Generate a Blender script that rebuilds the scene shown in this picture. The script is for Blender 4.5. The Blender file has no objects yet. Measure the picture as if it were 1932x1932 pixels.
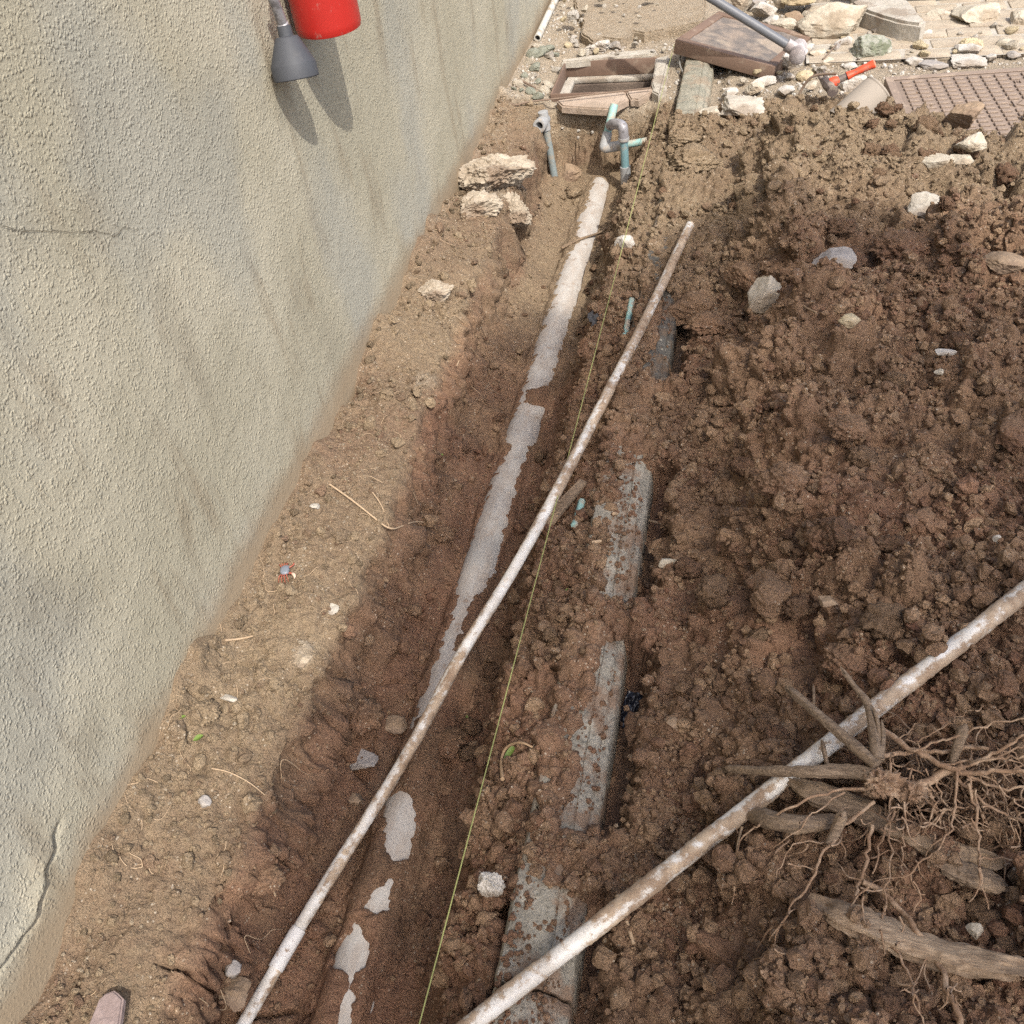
import bpy, bmesh, math, random
import numpy as np
from mathutils import Matrix, Vector

# ------------------------------------------------------------------ camera
# image coordinates below are given on a 1932 x 1932 grid
F, PC = 1780.0, 966.0
def _n(v):
    v = np.array(v, float); return v / np.linalg.norm(v)
AY = _n((534, 1816, F)); AZ = -_n((300, -1834, F)); AZ = _n(AZ - AY * AZ.dot(AY)); AX = -np.cross(AY, AZ)
CAM = np.array([1.07, 0.0, 1.55])
sc = bpy.context.scene
COL = sc.collection
cd = bpy.data.cameras.new('camera'); co = bpy.data.objects.new('camera', cd); COL.objects.link(co)
cd.sensor_width = 36; cd.lens = 36 * F / 1932; cd.clip_start = 0.05; cd.clip_end = 300
_right = np.array([AX[0], AY[0], AZ[0]]); _up = np.array([AX[1], AY[1], AZ[1]]); _fw = np.array([AX[2], AY[2], AZ[2]])
M = Matrix(((_right[0], _up[0], -_fw[0], CAM[0]), (_right[1], _up[1], -_fw[1], CAM[1]), (_right[2], _up[2], -_fw[2], CAM[2]), (0, 0, 0, 1)))
co.matrix_world = M
sc.camera = co

# ------------------------------------------------------------------ light
LDIR = _n((-0.52, 0.60, -1.0))              # the way sunlight travels
w = bpy.data.worlds.new('World'); sc.world = w; w.use_nodes = True
nt = w.node_tree
sky = nt.nodes.new('ShaderNodeTexSky'); sky.sky_type = 'NISHITA'; sky.sun_disc = False
sky.sun_elevation = math.asin(-LDIR[2]); sky.sun_rotation = math.atan2(-LDIR[0], -LDIR[1])
sky.air_density = 1.0; sky.dust_density = 3.5; sky.ozone_density = 0.5
bg = nt.nodes['Background']; bg.inputs['Strength'].default_value = 0.15
nt.links.new(sky.outputs[0], bg.inputs['Color'])
sl = bpy.data.lights.new('sun', 'SUN'); so = bpy.data.objects.new('sun', sl); COL.objects.link(so)
sl.energy = 2.45; sl.angle = math.radians(0.6); sl.color = (1.0, 0.96, 0.89)
so.rotation_euler = Vector(LDIR).to_track_quat('-Z', 'Y').to_euler(); so.location = (4, -4, 8)
vs = sc.view_settings; vs.view_transform = 'Standard'; vs.look = 'None'; vs.gamma = 1.0; vs.exposure = 1.02
vs.use_curve_mapping = False
sc.cycles.use_denoising = False
sc.cycles.max_bounces = 6; sc.cycles.diffuse_bounces = 3

rng = np.random.default_rng(7)
random.seed(7)

# ------------------------------------------------------------------ picture <-> place
def ray(px, py):
    c = _n((px - PC, PC - py, F)); return np.array([c @ AX, c @ AY, c @ AZ])
def P(px, py, ax, val):
    r = ray(px, py); t = (val - CAM[ax]) / r[ax]; return CAM + t * r
def proj(x, y, z):
    d0, d1, d2 = x - CAM[0], y - CAM[1], z - CAM[2]
    cx = d0 * AX[0] + d1 * AY[0] + d2 * AZ[0]; cy = d0 * AX[1] + d1 * AY[1] + d2 * AZ[1]; cz = d0 * AX[2] + d1 * AY[2] + d2 * AZ[2]
    return PC + F * cx / cz, PC - F * cy / cz, cz

# ------------------------------------------------------------------ noise
def _hash(ix, iy, iz, s):
    with np.errstate(over='ignore'):
        h = (ix.astype(np.int64) * 73856093 ^ iy.astype(np.int64) * 19349663 ^ iz.astype(np.int64) * 83492791 ^ (s * 2654435761)).astype(np.uint32)
        h ^= h >> np.uint32(16); h *= np.uint32(0x7feb352d); h ^= h >> np.uint32(15); h *= np.uint32(0x846ca68b); h ^= h >> np.uint32(16)
    return h
def _h01(ix, iy, iz, s): return _hash(ix, iy, iz, s).astype(np.float32) / np.float32(4294967295.0)
def vnoise(x, y, z, s=0):
    fx, fy, fz = np.floor(x), np.floor(y), np.floor(z)
    ix, iy, iz = fx.astype(np.int64), fy.astype(np.int64), fz.astype(np.int64)
    u, v, t = x - fx, y - fy, z - fz
    u = u * u * (3 - 2 * u); v = v * v * (3 - 2 * v); t = t * t * (3 - 2 * t)
    def g(a, b, c): return _h01(ix + a, iy + b, iz + c, s)
    x00 = g(0, 0, 0) * (1 - u) + g(1, 0, 0) * u; x10 = g(0, 1, 0) * (1 - u) + g(1, 1, 0) * u
    x01 = g(0, 0, 1) * (1 - u) + g(1, 0, 1) * u; x11 = g(0, 1, 1) * (1 - u) + g(1, 1, 1) * u
    return ((x00 * (1 - v) + x10 * v) * (1 - t) + (x01 * (1 - v) + x11 * v) * t) * 2 - 1
def fbm(x, y, z, sc_, o=4, s=0):
    r = 0; a = 1.0; tot = 0; f = sc_
    for i in range(o):
        r = r + a * vnoise(x * f, y * f, z * f, s + i * 17); tot += a; a *= 0.5; f *= 2.03
    return r / tot
def worley(x, y, z, sc_, s=0):
    x = x * sc_; y = y * sc_; z = z * sc_
    ix, iy, iz = np.floor(x).astype(np.int64), np.floor(y).astype(np.int64), np.floor(z).astype(np.int64)
    f1 = np.full(x.shape, 9.0, np.float32); f2 = f1.copy(); cid = np.zeros(x.shape, np.float32)
    for a in (-1, 0, 1):
        for b in (-1, 0, 1):
            for c in (-1, 0, 1):
                jx, jy, jz = ix + a, iy + b, iz + c
                h = _hash(jx, jy, jz, s)
                px = jx + (h & np.uint32(1023)).astype(np.float32) / 1023
                py = jy + ((h >> np.uint32(10)) & np.uint32(1023)).astype(np.float32) / 1023
                pz = jz + ((h >> np.uint32(20)) & np.uint32(1023)).astype(np.float32) / 1023
                d = ((px - x) ** 2 + (py - y) ** 2 + (pz - z) ** 2).astype(np.float32)
                cl = d < f1
                f2 = np.where(cl, f1, np.minimum(f2, d)); f1 = np.where(cl, d, f1)
                cid = np.where(cl, (h >> np.uint32(7) & np.uint32(255)).astype(np.float32) / 255, cid)
    return np.sqrt(f1), np.sqrt(f2), cid
def sstep(a, b, x):
    t = np.clip((x - a) / (b - a), 0, 1); return t * t * (3 - 2 * t)

# ------------------------------------------------------------------ mesh helpers
def mesh_np(name, V, faces, mat=None, smooth=True, attrs=None, sharp=None):
    """V (n,3); faces (m,k) array, or list of such arrays"""
    if isinstance(faces, np.ndarray): faces = [faces]
    me = bpy.data.meshes.new(name)
    V = np.ascontiguousarray(V, np.float32)
    nl = sum(f.size for f in faces); nf = sum(len(f) for f in faces)
    me.vertices.add(len(V)); me.vertices.foreach_set('co', V.ravel())
    me.loops.add(nl); me.loops.foreach_set('vertex_index', np.concatenate([f.ravel() for f in faces]).astype(np.int32))
    me.polygons.add(nf)
    tot = np.concatenate([np.full(len(f), f.shape[1], np.int32) for f in faces])
    st = np.concatenate([[0], np.cumsum(tot)[:-1]]).astype(np.int32)
    me.polygons.foreach_set('loop_start', st); me.polygons.foreach_set('loop_total', tot)
    me.update(calc_edges=True); me.validate()
    me.polygons.foreach_set('use_smooth', np.full(nf, smooth, bool))
    if sharp is not None: me.set_sharp_from_angle(angle=math.radians(sharp))
    if attrs:
        for k, a in attrs.items():
            at = me.attributes.new(k, 'FLOAT', 'POINT'); at.data.foreach_set('value', np.ascontiguousarray(a, np.float32))
    if mat: me.materials.append(mat)
    return me
def link(name, me, parent=None, **props):
    o = bpy.data.objects.new(name, me); COL.objects.link(o)
    if parent is not None: o.parent = parent
    for k, v in props.items(): o[k] = v
    return o
def thing(name, label, cat, loc=(0, 0, 0), group=None):
    o = bpy.data.objects.new(name, None); COL.objects.link(o); o.location = loc; o.empty_display_size = 0.05
    o['label'] = label; o['category'] = cat
    if group: o['group'] = group
    return o
def tag(o, label, cat, group=None):
    o['label'] = label; o['category'] = cat
    if group: o['group'] = group
    return o
def from_bm(name, bm, mat, smooth=False, sharp=None):
    me = bpy.data.meshes.new(name); bm.to_mesh(me); bm.free()
    if mat: me.materials.append(mat)
    if smooth:
        me.polygons.foreach_set('use_smooth', np.ones(len(me.polygons), bool))
        if sharp: me.set_sharp_from_angle(angle=math.radians(sharp))
    return me
def child_of(o, parent):
    o.parent = parent; o.matrix_parent_inverse = Matrix.Translation(parent.location).inverted() if parent.type == 'EMPTY' else Matrix()
    return o
def grid_faces(nr, nc):
    i = np.arange(nr - 1)[:, None] * nc + np.arange(nc - 1)[None, :]
    i = i.ravel(); return np.stack([i, i + 1, i + nc + 1, i + nc], 1)

def frames(pts):
    pts = np.array(pts, float); T = np.gradient(pts, axis=0); T /= np.linalg.norm(T, axis=1)[:, None] + 1e-12
    u = np.cross(T[0], [0.31, 0.2, 0.93]); u /= np.linalg.norm(u)
    U = [];
    for t in T:
        u = u - t * u.dot(t); u /= np.linalg.norm(u); U.append(u.copy())
    U = np.array(U); return T, U, np.cross(T, U)
def tube_geo(pts, rad, n=10, cap=True, ell=None):
    pts = np.array(pts, float); m = len(pts); rad = np.broadcast_to(np.asarray(rad, float), (m,)) if np.ndim(rad) < 2 else rad
    T, U, W = frames(pts)
    a = np.linspace(0, 2 * np.pi, n, endpoint=False)
    ca, sa = np.cos(a), np.sin(a)
    R = rad[:, None] if rad.ndim == 1 else rad
    e = 1.0 if ell is None else ell
    V = pts[:, None, :] + R[..., None] * (ca[None, :, None] * U[:, None, :] + e * sa[None, :, None] * W[:, None, :])
    V = V.reshape(-1, 3)
    i = np.arange(m - 1)[:, None] * n; j = np.arange(n)[None, :]; k = (j + 1) % n
    Fq = np.stack([(i + j).ravel(), (i + k).ravel(), (i + n + k).ravel(), (i + n + j).ravel()], 1)
    Ft = np.zeros((0, 3), int)
    if cap:
        V = np.vstack([V, pts[0] - T[0] * 0.15 * np.mean(R[0]), pts[-1] + T[-1] * 0.15 * np.mean(R[-1])]); c0 = m * n; c1 = c0 + 1
        jj = np.arange(n); kk = (jj + 1) % n
        Ft = np.vstack([np.stack([np.full(n, c0), kk, jj], 1), np.stack([np.full(n, c1), (m - 1) * n + jj, (m - 1) * n + kk], 1)])
    return V, [Fq, Ft] if len(Ft) else [Fq]
def tube(name, pts, rad, mat, n=10, cap=True, parent=None, attrs=None, ell=None, sharp=40):
    V, Fs = tube_geo(pts, rad, n, cap, ell)
    return link(name, mesh_np(name, V, Fs, mat, True, attrs, sharp), parent)
def resample(pts, step):
    pts = np.array(pts, float); d = np.concatenate([[0], np.cumsum(np.linalg.norm(np.diff(pts, axis=0), axis=1))])
    n = max(2, int(d[-1] / step) + 1); s = np.linspace(0, d[-1], n)
    return np.stack([np.interp(s, d, pts[:, k]) for k in range(3)], 1), s / d[-1]
def smooth_path(pts, step, it=3):
    # Chaikin, then even steps
    p = np.array(pts, float)
    for _ in range(it):
        q = 0.75 * p[:-1] + 0.25 * p[1:]; r = 0.25 * p[:-1] + 0.75 * p[1:]
        m = np.empty((2 * len(q), 3)); m[0::2] = q; m[1::2] = r; p = np.vstack([p[:1], m, p[-1:]])
    return resample(p, step)
def lathe_geo(prof, n=32):
    """profile (r,z) about z axis"""
    prof = np.array(prof, float); a = np.linspace(0, 2 * np.pi, n, endpoint=False)
    V = np.stack([prof[:, 0, None] * np.cos(a), prof[:, 0, None] * np.sin(a), np.broadcast_to(prof[:, 1, None], (len(prof), n))], 2).reshape(-1, 3)
    m = len(prof); i = np.arange(m - 1)[:, None] * n; j = np.arange(n)[None, :]; k = (j + 1) % n
    return V, np.stack([(i + j).ravel(), (i + k).ravel(), (i + n + k).ravel(), (i + n + j).ravel()], 1)
def align(V, o, d, up=(0, 0, 1)):
    """put local z along d at o"""
    d = _n(d); u = np.cross(up, d)
    if np.linalg.norm(u) < 1e-4: u = np.array([1.0, 0, 0])
    u = _n(u); v = np.cross(d, u)
    return np.asarray(o) + V[:, 0:1] * u + V[:, 1:2] * v + V[:, 2:3] * d
def lathe(name, prof, o, d, mat, n=32, parent=None, sharp=35):
    V, Fq = lathe_geo(prof, n); V = align(V, o, d)
    return link(name, mesh_np(name, V, Fq, mat, True, None, sharp), parent)
def box_bm(bm, lo, hi, bev=0.0, seg=1, rot=None):
    r = bmesh.ops.create_cube(bm, size=1.0)
    lo = np.array(lo); hi = np.array(hi); c = (lo + hi) / 2; s = hi - lo
    for v in r['verts']: v.co = Vector((v.co.x * s[0] + c[0], v.co.y * s[1] + c[1], v.co.z * s[2] + c[2]))
    if bev:
        es = list({e for v in r['verts'] for e in v.link_edges})
        bmesh.ops.bevel(bm, geom=es, offset=bev, segments=seg, affect='EDGES', profile=0.5)
def box(name, lo, hi, mat, bev=0.0, parent=None, seg=2):
    bm = bmesh.new(); box_bm(bm, lo, hi, bev, seg); return link(name, from_bm(name, bm, mat, True, 35), parent)
def prism(name, outline, thick, mat, parent=None, nz=None):
    """closed outline of 3D points extruded by -thick*normal"""
    o = np.array(outline, float); n = len(o)
    nz = _n(nz) if nz is not None else np.array([0, 0, 1.0])
    V = np.vstack([o, o - nz * thick]); bm = bmesh.new()
    vs_ = [bm.verts.new(v) for v in V]
    bm.faces.new(vs_[:n]); bm.faces.new(vs_[n:][::-1])
    for i in range(n): bm.faces.new((vs_[i], vs_[n + i], vs_[n + (i + 1) % n], vs_[(i + 1) % n]))
    bmesh.ops.recalc_face_normals(bm, faces=bm.faces)
    return link(name, from_bm(name, bm, mat), parent)

# ------------------------------------------------------------------ materials
class Mat:
    def __init__(s, name, rough=0.9, spec=0.25):
        s.m = bpy.data.materials.new(name); s.m.use_nodes = True; s.t = s.m.node_tree; s.b = s.t.nodes['Principled BSDF']
        s.b.inputs['Roughness'].default_value = rough; s.b.inputs['Specular IOR Level'].default_value = spec
        s.tc = s.t.nodes.new('ShaderNodeTexCoord')
    def _in(s, node, key, v):
        if v is None: return
        if isinstance(v, bpy.types.NodeSocket): s.t.links.new(v, node.inputs[key])
        else: node.inputs[key].default_value = v
    def noise(s, scale, detail=5, rough=0.6, vec=None, dist=0.0):
        n = s.t.nodes.new('ShaderNodeTexNoise'); n.inputs['Scale'].default_value = scale; n.inputs['Detail'].default_value = detail
        n.inputs['Roughness'].default_value = rough; n.inputs['Distortion'].default_value = dist
        s.t.links.new(vec or s.tc.outputs['Object'], n.inputs['Vector']); return n.outputs['Fac']
    def voro(s, scale, vec=None, out='Distance', feat='F1'):
        n = s.t.nodes.new('ShaderNodeTexVoronoi'); n.feature = feat; n.inputs['Scale'].default_value = scale
        s.t.links.new(vec or s.tc.outputs['Object'], n.inputs['Vector']); return n.outputs[out]
    def mapped(s, scale=(1, 1, 1), rot=(0, 0, 0)):
        n = s.t.nodes.new('ShaderNodeMapping'); n.inputs['Scale'].default_value = scale; n.inputs['Rotation'].default_value = rot
        s.t.links.new(s.tc.outputs['Object'], n.inputs['Vector']); return n.outputs[0]
    def math(s, op, a, b=None, clamp=False):
        n = s.t.nodes.new('ShaderNodeMath'); n.operation = op; n.use_clamp = clamp; s._in(n, 0, a); s._in(n, 1, b); return n.outputs[0]
    def ramp(s, fac, a, b, lo=0.0, hi=1.0):
        n = s.t.nodes.new('ShaderNodeMapRange'); n.interpolation_type = 'SMOOTHSTEP'; s._in(n, 0, fac); n.inputs[1].default_value = a; n.inputs[2].default_value = b
        n.inputs[3].default_value = lo; n.inputs[4].default_value = hi; return n.outputs[0]
    def mix(s, fac, a, b, mode='MIX'):
        n = s.t.nodes.new('ShaderNodeMix'); n.data_type = 'RGBA'; n.blend_type = mode
        s._in(n, 0, fac)
        for i, v in ((6, a), (7, b)):
            if isinstance(v, (tuple, list)): v = tuple(v) + (1.0,) if len(v) == 3 else v
            s._in(n, i, v)
        return n.outputs[2]
    def attr(s, name):
        n = s.t.nodes.new('ShaderNodeAttribute'); n.attribute_name = name; return n.outputs['Fac']
    def bump(s, h, strength=0.5, dist=0.01, prev=None):
        n = s.t.nodes.new('ShaderNodeBump'); n.inputs['Strength'].default_value = strength; n.inputs['Distance'].default_value = dist
        s.t.links.new(h, n.inputs['Height'])
        if prev is not None: s.t.links.new(prev, n.inputs['Normal'])
        return n.outputs[0]
    def done(s, col=None, rough=None, normal=None, **kw):
        if col is not None: s._in(s.b, 'Base Color', tuple(col) + (1.0,) if isinstance(col, (tuple, list)) and len(col) == 3 else col)
        if rough is not None: s._in(s.b, 'Roughness', rough)
        if normal is not None: s.t.links.new(normal, s.b.inputs['Normal'])
        for k, v in kw.items(): s._in(s.b, k.replace('_', ' '), v)
        return s.m

def mat_soil():
    s = Mat('soil', 0.95, 0.2)
    tone, dust, wet = s.attr('tone'), s.attr('dust'), s.attr('wet')
    n1 = s.noise(9, 4); n2 = s.noise(55, 5, 0.65); n3 = s.noise(260, 3)
    t = s.math('ADD', tone, s.math('MULTIPLY', s.math('SUBTRACT', n1, 0.5), 0.5))
    t = s.math('ADD', t, s.math('MULTIPLY', s.math('SUBTRACT', n2, 0.5), 0.95), True)
    c = s.mix(t, (0.100, 0.056, 0.037), (0.275, 0.205, 0.130))
    red = s.ramp(s.noise(4.5, 3), 0.40, 0.60)
    c = s.mix(s.math('MULTIPLY', s.math('MULTIPLY', red, s.ramp(tone, .80, .50)), 0.36), c, (0.20, 0.105, 0.070))
    c = s.mix(s.attr('ruddy'), c, s.mix(1.0, c, (1.09, 0.97, 0.93), 'MULTIPLY'))
    d = s.math('ADD', dust, s.math('MULTIPLY', s.math('SUBTRACT', n2, 0.5), 0.9))
    d = s.ramp(s.math('ADD', d, s.math('MULTIPLY', s.math('SUBTRACT', s.noise(14, 4), 0.5), 0.7)), 0.15, 0.9)
    c = s.mix(d, c, (0.355, 0.295, 0.22))
    speck = s.math('MULTIPLY', s.ramp(s.voro(95), 0.24, 0.16), s.ramp(s.noise(20, 2), 0.5, 0.62))
    c = s.mix(s.math('MULTIPLY', speck, s.ramp(tone, 0.2, 0.7, 0.15, 0.8)), c, (0.50, 0.42, 0.32))
    c = s.mix(0.7, c, s.mix(n3, (0.2, 0.2, 0.2), (0.95, 0.95, 0.95)), 'OVERLAY')
    r = s.math('SUBTRACT', 0.96, s.math('MULTIPLY', wet, s.ramp(n1, 0.35, 0.6, 0.3, 0.72)))
    b = s.bump(n2, 0.7, 0.016); b = s.bump(s.noise(130, 4, .65), .7, .008, b); b = s.bump(n3, 0.7, 0.004, b)
    return s.done(c, r, b)
def mat_rock(name, a, b, c, moss=None, rough=0.92, stain=0.35):
    s = Mat(name, rough, 0.25); n1 = s.noise(14, 5); n2 = s.noise(90, 5, 0.7); n3 = s.noise(6, 3)
    col = s.mix(s.ramp(n1, 0.35, 0.65), a, b); col = s.mix(s.math('MULTIPLY', s.ramp(n3, 0.5, 0.62), stain * 2), col, c)
    col = s.mix(0.5, col, s.mix(n2, (0.2, 0.2, 0.2), (0.85, 0.85, 0.85)), 'OVERLAY')
    if moss: col = s.mix(s.ramp(s.noise(22, 5, 0.7), 0.45, 0.6), col, moss)
    bb = s.bump(n1, 0.35, 0.02); bb = s.bump(n2, 0.6, 0.006, bb); return s.done(col, None, bb)
def mat_plain(name, col, rough=0.6, var=0.25, scale=40, bump=0.15, spec=0.4, dirt=None, dscale=12, dlo=0.5, dhi=0.62, metallic=0.0):
    s = Mat(name, rough, spec); n = s.noise(scale, 5, 0.65)
    lo = tuple(x * (1 - var) for x in col); hi = tuple(min(1, x * (1 + var)) for x in col)
    c = s.mix(n, lo, hi)
    r = rough
    if dirt: 
        f = s.ramp(s.noise(dscale, 6, 0.65), dlo, dhi); c = s.mix(f, c, dirt); r = s.math('ADD', rough, s.math('MULTIPLY', f, 0.95 - rough))
    return s.done(c, r, s.bump(n, bump, 0.004), Metallic=metallic)
MSOIL = mat_soil()

# ------------------------------------------------------------------ terrain
KX0, KX1 = 0.748, 0.872                      # kerb, left and right faces
PIPE_X, PIPE_Z, PIPE_R = 0.423, -0.315, 0.056  # sewer pipe axis
ST_Y = np.array([-0.5, 0.2, 0.8, 1.5, 2.4, 3.2, 3.72, 3.90, 3.985, 4.2])
ST_X = np.array([
    [0.0, .10, .19, .25, .33, .55, .60, .675, .748],
    [0.0, .11, .20, .25, .33, .55, .60, .675, .748],
    [0.0, .12, .225, .275, .345, .55, .59, .65, .748],
    [0.0, .12, .235, .305, .365, .515, .56, .635, .748],
    [0.0, .10, .185, .27, .35, .515, .56, .635, .748],
    [0.0, .10, .205, .235, .34, .515, .555, .625, .748],
    [0.0, .09, .185, .215, .32, .53, .59, .66, .748],
    [0.0, .09, .175, .205, .30, .55, .62, .68, .748],
    [0.0, .09, .175, .205, .30, .55, .62, .68, .748],
    [0.0, .09, .18, .22, .34, .50, .56, .63, .748]])
ST_Z = np.array([
    [.01, -.01, -.05, -.29, -.32, -.32, -.28, -.09, -.03],
    [.01, -.01, -.05, -.29, -.32, -.32, -.28, -.09, -.03],
    [.01, -.01, -.050, -.265, -.31, -.31, -.27, -.06, -.025],
    [.01, .0, -.030, -.235, -.297, -.293, -.25, -.05, -.02],
    [.02, .0, -.030, -.215, -.283, -.283, -.24, -.045, -.02],
    [.02, .01, -.015, -.21, -.29, -.287, -.24, -.045, -.015],
    [.03, .02, .00, -.22, -.28, -.275, -.20, -.03, -.01],
    [.03, .02, .00, -.20, -.265, -.255, -.18, -.02, -.01],
    [.03, .02, .01, -.03, -.04, -.035, -.03, -.005, .0],
    [.03, .02, .01, .0, .0, .0, .0, .0, .0]])
# outline of the bare part of the sewer pipe: row, left, right
PIPE_OUT = np.array([(336, 1128, 1134), (345, 1120, 1150), (400, 1100, 1147), (440, 1088, 1135), (452, 1092, 1128), (458, 1085, 1131), (500, 1065, 1124), (540, 1050, 1106), (580, 1040, 1088), (600, 1030, 1082),
    (650, 1010, 1062), (700, 1000, 1045), (728, 988, 1036), (738, 986, 996), (760, 978, 990), (770, 976, 1030), (800, 960, 1031), (832, 950, 1025), (842, 970, 1002), (870, 945, 990), (950, 910, 965), (1020, 890, 950),
    (1080, 868, 938), (1120, 858, 905), (1140, 860, 885), (1200, 838, 865), (1260, 815, 850), (1300, 800, 838), (1350, 786, 800), (1360, 780, 778), (1490, 752, 750), (1500, 738, 772), (1530, 726, 785), (1590, 725, 780), (1622, 738, 766),
    (1630, 744, 744), (1652, 736, 736), (1660, 730, 742), (1690, 697, 735), (1715, 691, 735), (1726, 712, 712), (1736, 672, 672), (1745, 668, 682), (1770, 650, 690), (1800, 635, 700), (1825, 630, 690), (1836, 654, 668), (1880, 650, 665), (1932, 630, 662), (1990, 620, 655)], float)
# stretches where the kerb stands clear of soil: y0, y1, left limit of the clear part
KERB_CLEAR = [(-9.0, 0.64, 0.735), (0.77, 1.19, 0.818), (1.30, 1.72, 0.808), (2.06, 2.49, 0.826), (3.72, 9.0, 0.735)]
CORN = [P(1056, 122, 2, 0), P(1240, 109, 2, 0), P(1051, 184, 2, 0), P(1229, 165, 2, 0)]
HX0, HX1 = (CORN[0][0] + CORN[2][0]) / 2, (CORN[1][0] + CORN[3][0]) / 2
HY0, HY1 = (CORN[2][1] + CORN[3][1]) / 2, (CORN[0][1] + CORN[1][1]) / 2

def heap_h(x, y):
    ye = np.interp(x, [.8, .95, 1.1, 1.3, 1.5, 1.7, 1.9, 2.2, 3.0], [3.42, 3.64, 3.76, 3.77, 3.72, 3.74, 3.60, 3.42, 3.3])
    ye = ye + 0.05 * fbm(x, y, 0 * x, 5, 3, 3)
    clr = np.zeros_like(y)
    for y0, y1, xs in KERB_CLEAR[:4]: clr = np.maximum(clr, sstep(-.03, .03, y - y0) * sstep(-.03, .03, y1 - y))
    xl = 0.870 + 0.05 * clr + 0.05 * fbm(x, y, 0 * x, 4, 3, 5)
    top = 0.175 + 0.075 * fbm(x, y, 0 * x, 1.7, 3, 9) + 0.06 * fbm(x, y, 0 * x, 4.2, 3, 10) + 0.10 * sstep(1.2, 2.0, x) * sstep(3.2, 2.2, y)
    top = top * (0.55 + 0.45 * sstep(-0.6, 0.5, y)) * sstep(3.4, 2.4, x)
    # a small terrace: higher heap nearer than y = 2.55
    top = top - 0.035 * sstep(2.5, 2.75, y + 0.12 * fbm(x, y, 0 * x, 2.5, 3, 31)) * sstep(0.95, 1.2, x) + 0.025 * sstep(2.8, 3.4, y) * sstep(1.75, 1.4, x)
    a = sstep(0.0, 0.34, x - xl) ; b = sstep(0.0, 0.42, ye - y)
    return np.where(a * b > 1e-4, -0.055 + (top + 0.055) * a * b, -2.0)

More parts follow.
